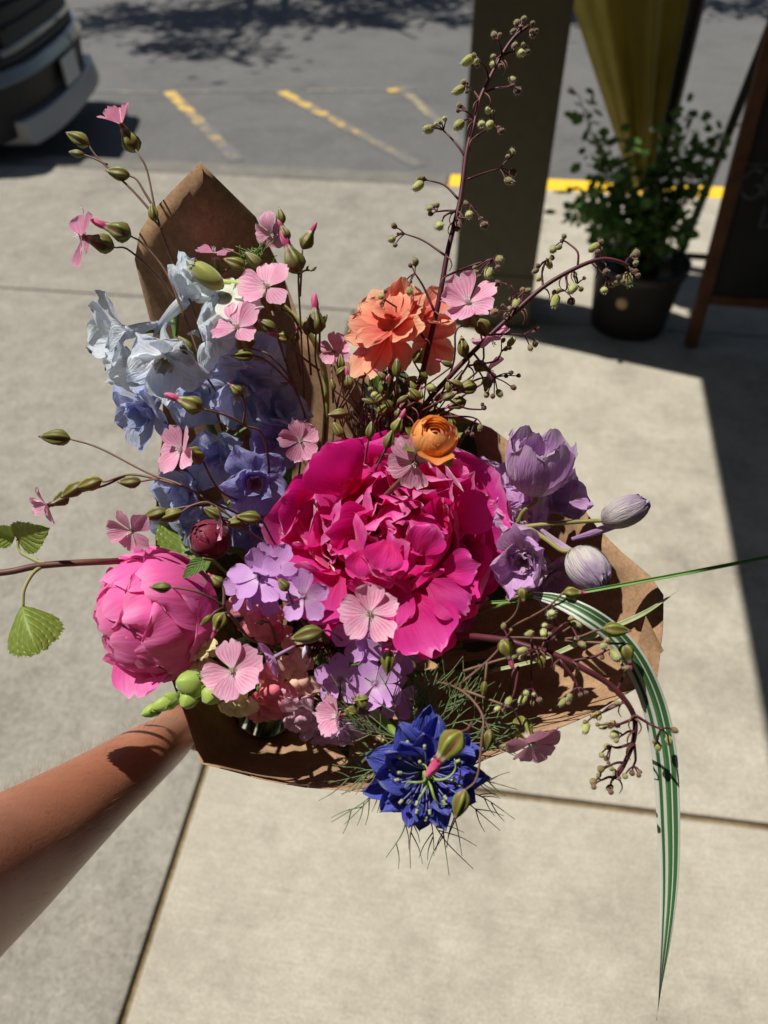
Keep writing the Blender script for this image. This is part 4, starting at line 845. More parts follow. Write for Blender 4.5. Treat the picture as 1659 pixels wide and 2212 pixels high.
FL = [(398, 645, .508, 98, (.45, .62, .35), 40, M_d1, 42, None, 1.1, 1, 0), (268, 718, .505, 96, (-.80, -.12, .42), 20, M_d1, 30, None, 1.0, 2, 0), (358, 768, .487, 98, (.05, -.66, .66), 36, M_d1, 36, M_bee, .9, 3, 0), (462, 735, .508, 94, (.5, -.1, .6), 10, M_d1, 35, None, 1.1, 4, 0), (300, 790, .53, 75, (-.5, -.3, .6), 30, M_d1, 22, None, .8, 12, 0), (508, 835, .522, 92, (.4, -.5, .65), 30, M_d2, 28, M_bee, .8, 5, 0), (325, 880, .505, 92, (-.45, -.6, .6), 25, M_d2, 28, None, .6, 6, 6), (420, 850, .53, 80, (.0, -.4, .8), 10, M_d2, 20, None, .7, 7, 4), (575, 900, .545, 85, (.6, .1, .7), 0, M_d2, 22, None, .8, 8, 0), (470, 985, .53, 80, (-.1, -.1, .9), 14, M_d2, 25, None, .6, 9, 5), (548, 1035, .515, 88, (.25, -.35, .9), 24, M_d3, 20, M_bee2, .6, 10, 4), (410, 1060, .54, 85, (-.5, -.3, .7), 5, M_d2, 22, None, .6, 11, 5), (580, 970, .535, 75, (.5, .0, .8), 45, M_d3, 20, None, .6, 13, 0), (470, 1120, .545, 85, (-.1, -.5, .8), 5, M_d2, 20, None, .5, 14, 4), (560, 1130, .55, 85, (.1, -.4, .9), 35, M_d3, 20, None, .5, 15, 3), (552, 800, .53, 84, (.35, .3, .75), 20, M_d2, 30, M_bee, .6, 17, 0), (600, 900, .535, 78, (.35, .35, .75), 50, M_d2, 28, None, .6, 18, 3), (395, 1140, .56, 70, (-.5, -.4, .7), 35, M_d2, 20, None, .5, 16, 4)]
sp3 = catmull(px(spine), 6); ped = []
for (x, y, d, r, n, spn, M, el, bee, spur, sd_, inn) in FL:
    e = floret(t, x, y, d, r, n, spn, M, el, bee, spur, sd=sd_, inner=inn)
    q = min(sp3, key=lambda v: (v - e).length + .25 * abs((v - e).dot(UP) + .02)); ped.append(([q, q.lerp(e, .5) + UP * .006, e], .0011, .0014))
tubes('stem', [([T] + px(spine), .0042, .002)] + ped, M_green, t, 8, 5)
# the cream flower behind, seen from the back
M_white = petal_mat('white_petal', [(0, (.55, .62, .35)), (.2, (.78, .80, .72)), (1, (.82, .82, .78))], (.55, .6, .5), .3, 8, .4, None, crinkle=.4)
M_hair = simple('yellow_green_bud', (.30, .33, .05), .55, (.40, .40, .09), 50, tr=.2, sheen=.6)
M_ystem = simple('lime_stem', (.34, .42, .06), .5, (.42, .5, .1), 60, tr=.15, sheen=.4)
t = thing('white_flower', 'white many-petalled flower turned away behind the pink blooms with lime stem', 'flower', T)
fr = frame(P(492, 640, .497), D(-.1, .45, .8), 0); rnd = random.Random(8)
for k in range(13):
    mesh('petal', petal(S(88, .51) * rnd.uniform(.85, 1.1), S(48, .51), 8, 8, .3, .6, .3, 2, .1, -.15, .05, 2, 0, .06, 1200 + k, mat=M_white), fr @ Matrix.Rotation(R(360 * k / 13 + rnd.uniform(-8, 8)), 4, 'Z') @ Matrix.Rotation(R(rnd.uniform(-22, 12)), 4, 'X'), t)
globe(t, P(450, 598, .488), D(-.80, .62, .1), S(22, .488), [(3, .9, 5, 172, 130, .15, 0, .08, .02, .1), (4, 1.0, 5, 165, 105, .2, 0, .1, .05, .06)], M_hair, 91, 0, 1.75, False)
tubes('stem', [(px([(478, 608, .512), (530, 616, .505), (580, 640, .51), (625, 675, .52), (680, 740, .53), (705, 850, .55), (690, 1050, .57), (640, 1300, .59)]) + [T], .0019, .0026)], M_ystem, t, 8, 6)
mesh('curled_sepal', petal(S(48, .51), S(20, .51), 6, 6, .5, .5, .2, 2, .1, .8, 0, 2, 0, 0, 5, mat=M_hair, name='curled_sepal'), frame(P(440, 578, .51), D(.2, .8, .6), 95), t)
for k in range(26):
    a0 = rnd.uniform(20, 160); p0 = P(rnd.uniform(525, 570), rnd.uniform(545, 590), .52); dv = D(math.cos(R(a0)), math.sin(R(a0)), rnd.uniform(-.4, .4)); L = S(rnd.uniform(22, 55), .52)
    ped = [p0, p0 + dv * L * .5 + RT * .001, p0 + dv * L + D(1, -.3, 0) * L * rnd.uniform(-.3, .3)]
    if k == 0: thr_l = []
    thr_l.append((ped, .0006, .0003))
tubes('bract', thr_l, M_green, t, 4, 4)
# ================================================================== lilac delphinium, right
def lil_mat(nm, a, b, c): return petal_mat(nm, [(0, a), (.5, b), (1, c)], (.27, .11, .34), .45, 6, .36, None, sheen=.5, rough=.5, blotch=((.55, .50, .46), 50, .45), crinkle=.6, var=.12)
M_l1 = lil_mat('lilac_sepal', (.82, .72, .76), (.64, .38, .68), (.58, .31, .66))
M_l2 = petal_mat('lilac_white_bud', [(0, (.50, .52, .22)), (.3, (.68, .65, .58)), (.75, (.55, .45, .55)), (1, (.30, .16, .42))], (.30, .14, .38), .55, 2.4, .25, None, sheen=.5, blotch=((.30, .15, .40), 70, .5), crinkle=.8)
t = thing('lilac_delphinium', 'lilac delphinium spray with tulip-like cup and two pale closed buds by the magenta peony', 'delphinium', T)
fr = frame(P(1165, 990, .475), D(.06, .86, .42), 0); rr = S(66, .475); rnd = random.Random(16)
cupf = mesh('cup_floret', lathe([(-1.2, .06), (-1.1, .2), (-.9, .35), (-.8, .3)], 14, 0, 0, 'cup_floret', M_l1), fr @ Sc(rr), t)
for ring, (cnt, rad) in enumerate(((4, .88), (6, 1.0))):
    for i in range(cnt):
        mesh('sepal', shell(rr * rad * 1.08, 20, 122 + rnd.uniform(-6, 10), 86, 9, 10, .6, .35, -.02 + .14 * ring, .02, .05, .06, 1300 + ring * 10 + i, 1.22, M_l1, name='sepal'), fr @ Matrix.Rotation(R(360 * (i + .3 * ring) / cnt), 4, 'Z'), cupf)
mesh('spur', build('spur', *tube_data([Vector((.1, -.2, -1.0)), Vector((.12, -.25, -1.6)), Vector((.16, -.3, -2.5))], 0, 0, 9, 5, [.34, .26, .12, .06]), True, M_l1), fr @ Sc(rr), cupf)
e1 = floret(t, 1135, 1203, .462, 100, (-.35, -.2, .85), 15, M_l1, 34, M_bee2, .7, sd=31, inner=4, cup=.2, curl=.5)
e2 = floret(t, 1185, 1085, .52, 85, (.35, .25, .8), 40, M_l1, 30, None, .6, sd=32, inner=3); e3 = floret(t, 1105, 1075, .525, 75, (-.2, .5, .7), 10, M_l1, 30, None, .6, sd=33)
e4 = floret(t, 1190, 1240, .52, 85, (.2, -.5, .8), 10, M_l1, 25, None, .6, sd=34, inner=3); e5 = floret(t, 1060, 1050, .54, 65, (.1, .6, .6), 10, M_l1, 20, None, .5, sd=35)
e6 = floret(t, 1125, 1125, .505, 82, (-.1, .35, .9), 25, M_l1, 28, M_bee2, .5, sd=36, inner=3)
def lbud(x, y, d, r, dv, sq):
    c = P(x, y, d); n = D(*dv); rr = S(r, d)
    b = mesh('bud', lathe([(-.9 * sq, .1), (-.6 * sq, .6), (0, .82), (.6 * sq, .55), (.9 * sq, .1)], 14, 0, 0, 'bud', M_l2), frame(c, n) @ Sc(rr), t)
    for k in range(5):
        mesh('sepal', shell(rr, 8, 160 + 8 * (k % 3), 88, 9, 11, .5, .16, .06, .03, .14, .05, 1400 + k + int(x), sq, M_l2, name='sepal'), frame(c, n, 72 * k) @ Sc(1 + .05 * (k % 3)), b)
    return c - n * rr * sq
b1 = lbud(1347, 1104, .465, 32, (.86, .42, .2), 1.5); b2_ = lbud(1270, 1226, .45, 42, (.42, -.72, .5), 1.2)
tubes('spur', [(px([(1335, 1128, .47), (1290, 1148, .475), (1235, 1165, .48)]), .0035, .0012), (px([(1240, 1200, .46), (1200, 1170, .47), (1170, 1145, .48)]), .0032, .0012)], M_l1, t, 8, 5)
M_ol = simple('olive_stem', (.19, .19, .045), .5, (.24, .20, .06), 60, sheen=.3)
tubes('stem', [(px([(700, 1400, .6), (950, 1250, .56), (1080, 1160, .5), (1125, 1140, .485), (1200, 1131, .478), (1265, 1126, .475)]) + [b1], .0020, .0013), (px([(1118, 1130, .485), (1130, 1105, .482), (1155, 1085, .478), (1163, 1055, .476)]), .0014, .0014), (px([(1140, 1140, .483), (1180, 1165, .47), (1215, 1190, .46)]) + [b2_], .0016, .0014), ([P(1100, 1150, .49), e1], .0015, .0015), ([P(1110, 1140, .495), e2], .0015, .0015), ([P(1090, 1150, .5), e3], .0015, .0015), ([P(1100, 1160, .5), e4], .0015, .0015), ([P(1060, 1180, .52), e5], .0015, .0015), ([P(1070, 1160, .52), e6], .0015, .0015), ([T, P(700, 1400, .6)], .003, .0028)], M_ol, t, 8, 5)
# ================================================================== coral flower
M_cor = petal_mat('coral_petal', [(0, (.88, .55, .03)), (.10, (.78, .10, .07)), (.35, (.82, .18, .14)), (.7, (.86, .33, .22)), (1, (.91, .60, .38))], (.70, .08, .08), .4, 8, .44, (.95, .18, .15), sheen=.25, side=((.90, .58, .36), .7), crinkle=.45, var=.12)
t = thing('coral_flower', 'ruffled coral and peach flower with yellow heart behind the dark upright stem', 'flower', T)
rnd = random.Random(13)
k2 = 0
for (x, y, d, n, cnt, r, el) in [(838, 722, .506, (-.45, .2, .8), 9, 118, 6), (843, 712, .503, (-.35, .4, .75), 8, 96, 30), (862, 690, .51, (-.1, .5, .75), 9, 88, 46), (905, 690, .525, (.2, .5, .65), 8, 92, 30), (925, 735, .535, (.5, .1, .7), 8, 88, 18)]:
    fr = frame(P(x, y, d), D(*n), rnd.uniform(0, 60))
    for k in range(cnt):
        L = S(r, d) * rnd.uniform(.8, 1.12); k2 += 1
        mesh('petal', petal(L, L * rnd.uniform(.52, .72), 9, 9, .18, .70, .5, 2.6, rnd.uniform(.03, .16), rnd.uniform(-.5, .4), .05, 2, rnd.choice((0, .03)), .03, 1500 + k2, .12, rnd.uniform(-.25, .25), .06, M_cor), fr @ Matrix.Rotation(R(360 * k / cnt + rnd.uniform(-14, 14)), 4, 'Z') @ Matrix.Rotation(R(el + rnd.uniform(-12, 14)), 4, 'X'), t)
tubes('stem', [(px([(865, 705, .53), (850, 800, .56), (780, 1000, .58), (680, 1280, .595)]) + [T], .002, .003)], M_dstem, t, 8, 5)
# ================================================================== phlox
M_ph = petal_mat('mauve_phlox_petal', [(0, (.35, .10, .35)), (.12, (.76, .58, .78)), (.4, (.68, .38, .76)), (1, (.66, .37, .78))], (.52, .25, .68), .2, 7, .38, (.65, .26, .80), sheen=.2, crinkle=.25, var=.12)
M_pt = simple('phlox_tube', (.36, .20, .40), .5, (.42, .27, .45), 50, tr=.25)
ph_pet = [petal(1, .80, 9, 8, .16, .64, .55, 2.5, .04, -.1 + .12 * k, .05, 1.6, 0, .05, 1700 + k, .14, mat=M_ph) for k in range(4)]
def phlox(root, x, y, d, r, n, spin=0, elev=8, jit=10, to=None):
    rnd = random.Random(int(x + 3 * y)); rr = S(r, d); fr = frame(P(x, y, d), D(*n), spin)
    V, F, U = tube_data([Vector((0, 0, 0)), Vector((0, 0, -.5)), Vector((.05, 0, -1.1))], .11, .07, 8, 3)
    f = mesh('floret', build('floret', V, F, U, True, M_pt), fr @ Sc(rr), root)
    for k in range(5):
        mesh('petal', rnd.choice(ph_pet), fr @ Matrix.Rotation(R(72 * k + rnd.uniform(-6, 6)), 4, 'Z') @ Matrix.Translation((0, rr * .07, 0)) @ Matrix.Rotation(R(elev + rnd.uniform(-jit, jit)), 4, 'X') @ Matrix.Rotation(R(14 + rnd.uniform(-8, 8)), 4, 'Y') @ Sc(rr * rnd.uniform(.92, 1.05)), f)
    mesh('eye', lathe([(-.05, .03), (.0, .05), (.02, .02)], 8, 0, 0, 'eye', M_grnc), fr @ Sc(rr), f)
    return fr @ Vector((.05 * rr, 0, -rr * 1.1))
def phlox_thing(label, fl, mid):
    t = thing('phlox_stem', label, 'phlox', T, 'mauve phlox heads'); ln = []
    for a in fl:
        e = phlox(t, *a); ln.append(([P(*mid), P(*mid).lerp(e, .6), e], .001, .0009))
    tubes('stem', ln + [([T, P(*mid)], .002, .0016)], M_dstem, t, 7, 4)
phlox_thing('mauve phlox head with crowded tilted florets left of the magenta peony', [(560, 1245, .445, 64, (-.15, .35, .9), 10, 16, 18), (590, 1225, .452, 58, (.35, .5, .7), 30, 25, 18), (535, 1270, .46, 56, (-.6, -.05, .7), 5, 15, 18), (590, 1275, .455, 56, (.2, -.4, .8), 30, 15, 18)], (600, 1340, .52))
phlox_thing('single open mauve phlox floret with shaded eye below the magenta peony', [(656, 1290, .432, 60, (.08, .12, 1), 0, 6)], (680, 1380, .50))
phlox_thing('mauve phlox florets peeping out under the flat round pink bloom', [(778, 1375, .45, 60, (-.1, -.2, .9), 12, 8), (810, 1385, .455, 55, (.4, -.3, .8), 12, 10), (880, 1410, .47, 55, (.3, -.5, .7), 30, 8)], (760, 1420, .53))
phlox_thing('shaded mauve phlox cluster between snapdragons and deep blue flower', [(735, 1468, .46, 58, (-.3, .05, .9), 5, 10), (810, 1478, .448, 62, (.05, .35, .9), 20, 12), (855, 1505, .475, 52, (.5, -.2, .6), 0, 12), (775, 1548, .475, 52, (-.1, -.6, .6), 20, 10)], (740, 1470, .54))
phlox_thing('mauve phlox floret seen from behind with pale tube near yellow snapdragons', [(592, 1420, .45, 44, (-.6, -.3, .3), 10, 18)], (690, 1390, .49))
t = thing('phlox_stem', 'tuft of dark narrow phlox buds and one white bud below the mauve floret', 'phlox', T, 'mauve phlox heads')
rnd = random.Random(55); ln = []
for k in range(46):
    x, y = rnd.uniform(660, 760), rnd.uniform(1375, 1435); p0 = P(700 + (x - 700) * .4, 1400, .50); p1 = P(x, y, rnd.uniform(.45, .475)); ln.append(([p0, p0.lerp(p1, .6) + UP * .002, p1], .0012, .0003))
tubes('bud_tuft', ln, M_dstem, t, 5, 3)
mesh('white_bud', lathe([(0, .1), (.3, .22), (.6, .16), (1, .01)], 10, 0, 0, 'white_bud', simple('white_bud', (.6, .58, .66), .5, tr=.2)), frame(P(662, 1395, .445), D(-.25, -.9, .3)) @ Sc(S(30, .445)), t)
tubes('stem', [([T, P(700, 1400, .50)], .002, .0015)], M_dstem, t, 6, 3)
# ================================================================== snapdragons
def snap_mat(nm, a, b): return petal_mat(nm, [(0, a), (.4, b), (1, b)], tuple(x * .8 for x in b), .2, 6, .32, None, sheen=.3, crinkle=.4, var=.1)
M_s = {'coral': snap_mat('coral_pink_snap', (.86, .40, .38), (.88, .24, .30)), 'peach': snap_mat('peach_snap', (.88, .68, .45), (.88, .60, .44)), 'yellow': snap_mat('yellow_snap', (.84, .78, .38), (.84, .78, .42)), 'lilac': snap_mat('lilac_snap', (.74, .55, .74), (.70, .42, .70)), 'rose': snap_mat('rose_snap', (.88, .50, .50), (.88, .32, .38)), 'blush': snap_mat('blush_snap', (.86, .62, .68), (.84, .50, .64))}
M_slime = simple('lime_bud', (.33, .47, .07), .5, (.42, .56, .12), 50, tr=.25, sheen=.4)
def snap(root, x, y, d, r, n, spin, key, sd):
    rnd = random.Random(1900 + sd); rr = S(r, d); fr = frame(P(x, y, d), D(*n), spin); M = M_s[key]
    V, F, U = tube_data([Vector((0, 0, .15)), Vector((0, -.02, -.4)), Vector((0, -.05, -1.0))], 0, 0, 12, 4, [.36, .34, .28, .2])
    f = mesh('floret', build('floret', V, F, U, True, M), fr @ Sc(rr), root)
    for (az, el, L, W, cu) in ((24, 48, .95, .8, -.7), (-24, 48, .95, .8, -.7), (180, 15, .8, .8, -.9), (128, 18, .8, .75, -.8), (-128, 18, .8, .75, -.8)):
        me = petal(rr * L, rr * W, 9, 8, .5, .6, .55, 2.2, .06, cu, .13, 2.2, .03, .08, 1950 + sd * 6 + int(az) % 7, .12, 0, .08, M)
        mesh('petal', me, fr @ Matrix.Rotation(R(az + rnd.uniform(-8, 8)), 4, 'Z') @ Matrix.Translation((0, rr * .2, rr * .1)) @ Matrix.Rotation(R(el + rnd.uniform(-8, 8)), 4, 'X'), f)
    for s_ in (-1, 1):
        mesh('throat_swelling', lathe([(-.18, .06), (-.1, .2), (.05, .22), (.16, .1)], 10, 0, 0, 'throat_swelling', M), fr @ Matrix.Translation((s_ * rr * .15, -rr * .16, rr * .22)) @ Sc(rr), f)
    return fr @ Vector((0, -.05 * rr, -rr))
def snap_thing(label, fl, mid):
    t = thing('snapdragon', label, 'snapdragon', T, 'snapdragons low in the bouquet'); ln = []
    for i, a in enumerate(fl):
        e = snap(t, *a, i + int(a[0])); ln.append(([P(*mid), e], .0014, .0014))
    tubes('stem', ln + [([T, P(*mid)], .0028, .0022)], M_green, t, 7, 3); return t
snap_thing('rose pink snapdragon floret showing under the crowded mauve phlox head', [(548, 1325, .475, 58, (-.2, -.1, .9), 30, 'rose'), (590, 1350, .485, 52, (.3, -.2, .8), 10, 'rose')], (600, 1400, .54))
snap_thing('coral pink snapdragon with crumpled lips hanging inside the paper', [(585, 1478, .462, 64, (-.15, -.1, .9), 15, 'coral'), (565, 1520, .468, 56, (-.2, -.5, .8), 15, 'coral')], (600, 1470, .53))
snap_thing('peach and cream snapdragon between the lilac and coral ones', [(645, 1462, .475, 60, (.05, .0, .9), 15, 'peach'), (640, 1420, .485, 46, (.0, .4, .8), 0, 'peach')], (640, 1460, .54))
snap_thing('blush lilac snapdragon drooping over the shaded paper', [(655, 1535, .465, 58, (-.1, -.3, .9), 15, 'blush'), (620, 1515, .47, 52, (-.2, -.4, .8), 0, 'blush'), (745, 1575, .475, 52, (.1, -.5, .8), 0, 'lilac'), (690, 1580, .48, 44, (.1, -.5, .8), 40, 'lilac')], (660, 1490, .54))
t = snap_thing('yellow and peach snapdragon with lime green bud tip pointing over the arm', [(435, 1432, .465, 50, (-.35, .25, .8), 10, 'peach'), (440, 1392, .462, 42, (-.3, .5, .6), 30, 'yellow'), (515, 1505, .45, 54, (-.05, -.35, .9), 10, 'yellow'), (450, 1465, .475, 48, (-.4, -.1, .8), 60, 'peach')], (540, 1460, .53))
def sbud(x, y, d, r, dv, sq, sd):
    c = P(x, y, d); n = D(*dv); b = mesh('bud', lathe([(-sq, .12), (-.8 * sq, .5), (-.3 * sq, .88), (.2 * sq, .85), (.65 * sq, .55), (.9 * sq, .2), (1.0 * sq, .04)], 14, .18, 4, 'bud', M_slime), frame(c, n, sd * 40) @ Sc(S(r, d)), t)
    for k in range(4):
        mesh('sepal', shell(S(r, d), 5, 85 + 20 * (k % 2), 70, 6, 7, .5, .12, .05, 0, .05, 0, 2100 + sd * 5 + k, sq, M_slime, pw=1.4, name='sepal'), frame(c, n, sd * 40 + 90 * k) @ Sc(1.06), b)
sbud(412, 1477, .437, 32, (-.6, .25, .6), 1.15, 1); sbud(407, 1512, .435, 22, (-.3, -.5, .8), 1., 2); sbud(455, 1500, .437, 25, (-.1, -.5, .8), 1.05, 3); sbud(355, 1520, .432, 18, (-.8, -.25, .4), 1.7, 4); sbud(328, 1535, .432, 15, (-.85, -.3, .3), 1.6, 5); sbud(372, 1508, .434, 15, (-.5, .5, .6), 1.4, 6)
tubes('bud_stem', [(px([(540, 1465, .50), (470, 1485, .45), (410, 1495, .44), (370, 1515, .436), (330, 1534, .434)]), .0022, .0010)], M_slime, t, 7, 5)
# ================================================================== nigella
M_nig = petal_mat('deep_blue_petal', [(0, (.07, .065, .32)), (.4, (.07, .078, .46)), (.85, (.085, .10, .54)), (1, (.13, .16, .52))], (.03, .03, .28), .5, 9, .28, (.05, .05, .55), sheen=.3, rough=.5, crinkle=.8, var=.18)
M_anth = simple('pale_anther', (.30, .33, .20), .6); M_fil = simple('blue_filament', (.16, .15, .38), .5)
M_horn = simple('lime_pistil', (.22, .34, .05), .45, (.28, .4, .09), 60, tr=.15)
M_thr = simple('thread_bract', (.10, .16, .055), .6, (.14, .2, .08), 80)
t = thing('deep_blue_nigella', 'deep blue layered love-in-a-mist flower hanging over the paper edge', 'nigella', T)
c = P(922, 1668, .425); n = D(.05, -.12, 1); fr = frame(c, n, 0); rr = S(132, .425); rnd = random.Random(23)
for ring, (cnt, L, W, el, z) in enumerate(((10, 1.0, .56, 1, -.06), (10, .93, .54, 9, -.02), (9, .74, .46, 20, .02))):
    for k in range(cnt):
        s_ = rr * L * rnd.uniform(.9, 1.06)
        me = petal(s_, rr * W * rnd.uniform(.9, 1.15), 8, 10, .18, .56, .02, 1.2, rnd.uniform(.0, .2), rnd.uniform(-.4, .35), .10, 1.8, 0, .06, 2200 + ring * 10 + k, .0, rnd.uniform(-.4, .4), .16, M_nig)
        mesh('petal', me, fr @ Matrix.Rotation(R(360 * (k + .5 * ring) / cnt + rnd.uniform(-9, 9)), 4, 'Z') @ Matrix.Translation((0, rr * .05, rr * z)) @ Matrix.Rotation(R(el + rnd.uniform(-13, 13)), 4, 'X') @ Matrix.Rotation(R(rnd.uniform(-22, 22)), 4, 'Y'), t)
ln = []; an = []
for k in range(30):
    a0 = R(12 * k + rnd.uniform(-5, 5)); el = rnd.uniform(.25, .95); L = rr * rnd.uniform(.42, .62)
    dv = Vector((math.cos(a0) * math.cos(el), math.sin(a0) * math.cos(el), math.sin(el))); p0 = Vector((math.cos(a0), math.sin(a0), 0)) * rr * .07; p1 = p0 + dv * L * .6 + Vector((0, 0, rr * .06)); p2 = p0 + dv * L
    ln.append(tube_data([fr @ p0, fr @ p1, fr @ p2], .0005, .0004, 4, 3)); d2 = (p2 - p1).normalized()
    an.append(([fr @ p2, fr @ (p2 + d2 * rr * .035), fr @ (p2 + d2 * rr * .075)], .0011, .0009))
V, F, U = join_data(ln); Lr = WM[t].translation
mesh('filaments', build('filaments', [v - Lr for v in V], F, U, True, M_fil), Matrix.Translation(Lr), t)
for a_ in an: tubes('anther', [a_], M_anth, t, 6, 2)
mesh('pistil', lathe([(0, .06), (.05, .10), (.13, .11), (.20, .08), (.23, .03)], 15, .25, 5, 'pistil', M_horn), fr @ Sc(rr * .8), t)
for k, a0 in enumerate((95, 170, 235, 290, 20)):
    ca, sa_ = math.cos(R(a0)), math.sin(R(a0)); pts = [Vector((ca * .05, sa_ * .05, .2)), Vector((ca * .12, sa_ * .12, .36)), Vector((ca * .28, sa_ * .28, .42)), Vector((ca * .42 - sa_ * .06, sa_ * .42 + ca * .06, .36)), Vector((ca * .46 - sa_ * .2, sa_ * .46 + ca * .2, .34))]
    tubes('horn', [([fr @ (Vector((p.x * (.7 + .1 * k), p.y * (.7 + .1 * k), p.z)) * rr) for p in pts], .0010, .0003)], M_horn, t, 7, 5)
def threads(base, ang, L, d, rnd, br=3):
    out = []; p0 = P(*base); dv = D(math.cos(R(ang)), math.sin(R(ang)), rnd.uniform(-.3, .3)); Lm = S(L, d)
    side = D(-math.sin(R(ang)), math.cos(R(ang)), 0); cv = rnd.uniform(-.12, .12)
    pts = [p0, p0 + dv * Lm * .5 + side * Lm * cv, p0 + dv * Lm]; out.append((pts, .00055, .00018))
    for k in range(br):
        f = rnd.uniform(.3, .75); q = pts[0].lerp(pts[1], f * 2) if f < .5 else pts[1].lerp(pts[2], f * 2 - 1); sg_ = rnd.choice((-1, 1)); l2 = Lm * rnd.uniform(.25, .5)
        d2 = (dv + side * sg_ * rnd.uniform(.35, .8)).normalized(); q2 = q + d2 * l2; out.append(([q, q.lerp(q2, .5) + side * sg_ * l2 * .06, q2], .0004, .00015))
    return out
for (bx, by, ang, L) in [(855, 1555, 75, 110), (880, 1545, 60, 130), (820, 1545, 110, 100), (800, 1530, 150, 110), (930, 1540, 80, 130), (960, 1540, 60, 130), (1000, 1545, 50, 130), (1020, 1560, 30, 120), (1040, 1580, 10, 120), (810, 1600, 165, 95), (805, 1640, 190, 100), (800, 1650, 215, 120), (815, 1625, 205, 90), (815, 1600, 140, 170), (845, 1790, 250, 110), (895, 1790, 262, 130), (910, 1790, 280, 120), (900, 1785, 305, 190), (985, 1760, 275, 150), (1000, 1750, 285, 110), (1030, 1720, 335, 90), (1025, 1740, 320, 110), (1040, 1690, 350, 80), (1000, 1540, 15, 150), (840, 1545, 20, 150), (870, 1540, 165, 120), (980, 1545, 100, 120), (795, 1660, 175, 80), (900, 1550, 95, 110), (1040, 1600, 40, 110), (840, 1560, 190, 70)]:
    ex = math.hypot(bx - 922, by - 1668) * .5; bx, by = 922 + (bx - 922) * .5, 1668 + (by - 1668) * .5
    tubes('thread_bract', threads((bx, by, .437), ang, (L + ex) * (.82 if by > 1700 else 1), .43, rnd, 4 if by < 1700 else 2), M_thr, t, 4, 4)
    if L > 105 and by < 1700: tubes('thread_bract', threads((bx, by, .438), ang + rnd.uniform(-22, 22), (L + ex) * rnd.uniform(.75, 1.0), .43, rnd, 3), M_thr, t, 4, 4)
tubes('stem', [([T] + px([(700, 1470, .55), (790, 1520, .46), (850, 1580, .446), (905, 1650, .44)]), .003, .0022)], M_horn, t, 9, 6)
# ================================================================== coral bells (dark stems, tiny hairy bells)
def bell_mat(nm, a, b, c):
    return petal_mat(nm, [(0, a), (.5, b), (1, c)], None, tr=.25, sheen=.9, rough=.6, crinkle=.3, var=.2)
M_b1 = bell_mat('lime_bell', (.34, .26, .10), (.46, .48, .15), (.58, .60, .28)); M_b2 = bell_mat('olive_bell', (.20, .09, .05), (.30, .26, .09), (.38, .36, .14)); M_b3 = bell_mat('dusky_bell', (.13, .03, .035), (.20, .10, .06), (.24, .15, .08))
M_fuzz = simple('white_fuzz', (.55, .55, .42), .6, tr=.4)
def bell(mat, seed, long=1., nh=60, tips=True):
    rnd = random.Random(seed); pr = [(-.1, .12), (.05, .3), (.3, .44), (.6, .46), (.85 * long, .38), (1.0 * long, .27), (1.02 * long, .1)]
    V = []; F = []; U = []; n = 9
    for j, (z, r) in enumerate(pr):
        for i in range(n): g = 2 * math.pi * i / n; V.append((r * math.cos(g), r * math.sin(g), z)); U.append((i / n, j / 6))
    for j in range(6):
        for i in range(n): F.append((j * n + i, j * n + (i + 1) % n, (j + 1) * n + (i + 1) % n, (j + 1) * n + i))
    F.append(tuple(6 * n + i for i in range(n)))
    me = build('bell_flower', V, F, U, True, mat); hv = []; hf = []
    for k in range(nh):
        z = rnd.uniform(.1, .95 * long); g = rnd.uniform(0, 6.28); r = .42; p = Vector((r * math.cos(g), r * math.sin(g), z)); d_ = Vector((math.cos(g), math.sin(g), rnd.uniform(-.1, .5))).normalized(); s_ = Vector((-math.sin(g), math.cos(g), 0)) * .012
        o = len(hv); hv += [p - s_, p + s_, p + d_ * rnd.uniform(.16, .32)]; hf.append((o, o + 1, o + 2))
    if tips:
        for k in range(6):
            g = k * 1.05; p = Vector((.22 * math.cos(g), .22 * math.sin(g), .98 * long)); o = len(hv); s_ = Vector((-math.sin(g), math.cos(g), 0)) * .05
            hv += [p - s_, p + s_, p + Vector((.12 * math.cos(g), .12 * math.sin(g), .3))]; hf.append((o, o + 1, o + 2))
    return me, build('fuzz', hv, hf, None, False, M_fuzz)
BELLS = [bell(M_b1, 1, 1.25), bell(M_b1, 2, 1.), bell(M_b2, 3, .9, 45, False), bell(M_b3, 4, .85, 36, False), bell(M_b2, 5, 1., 30)]
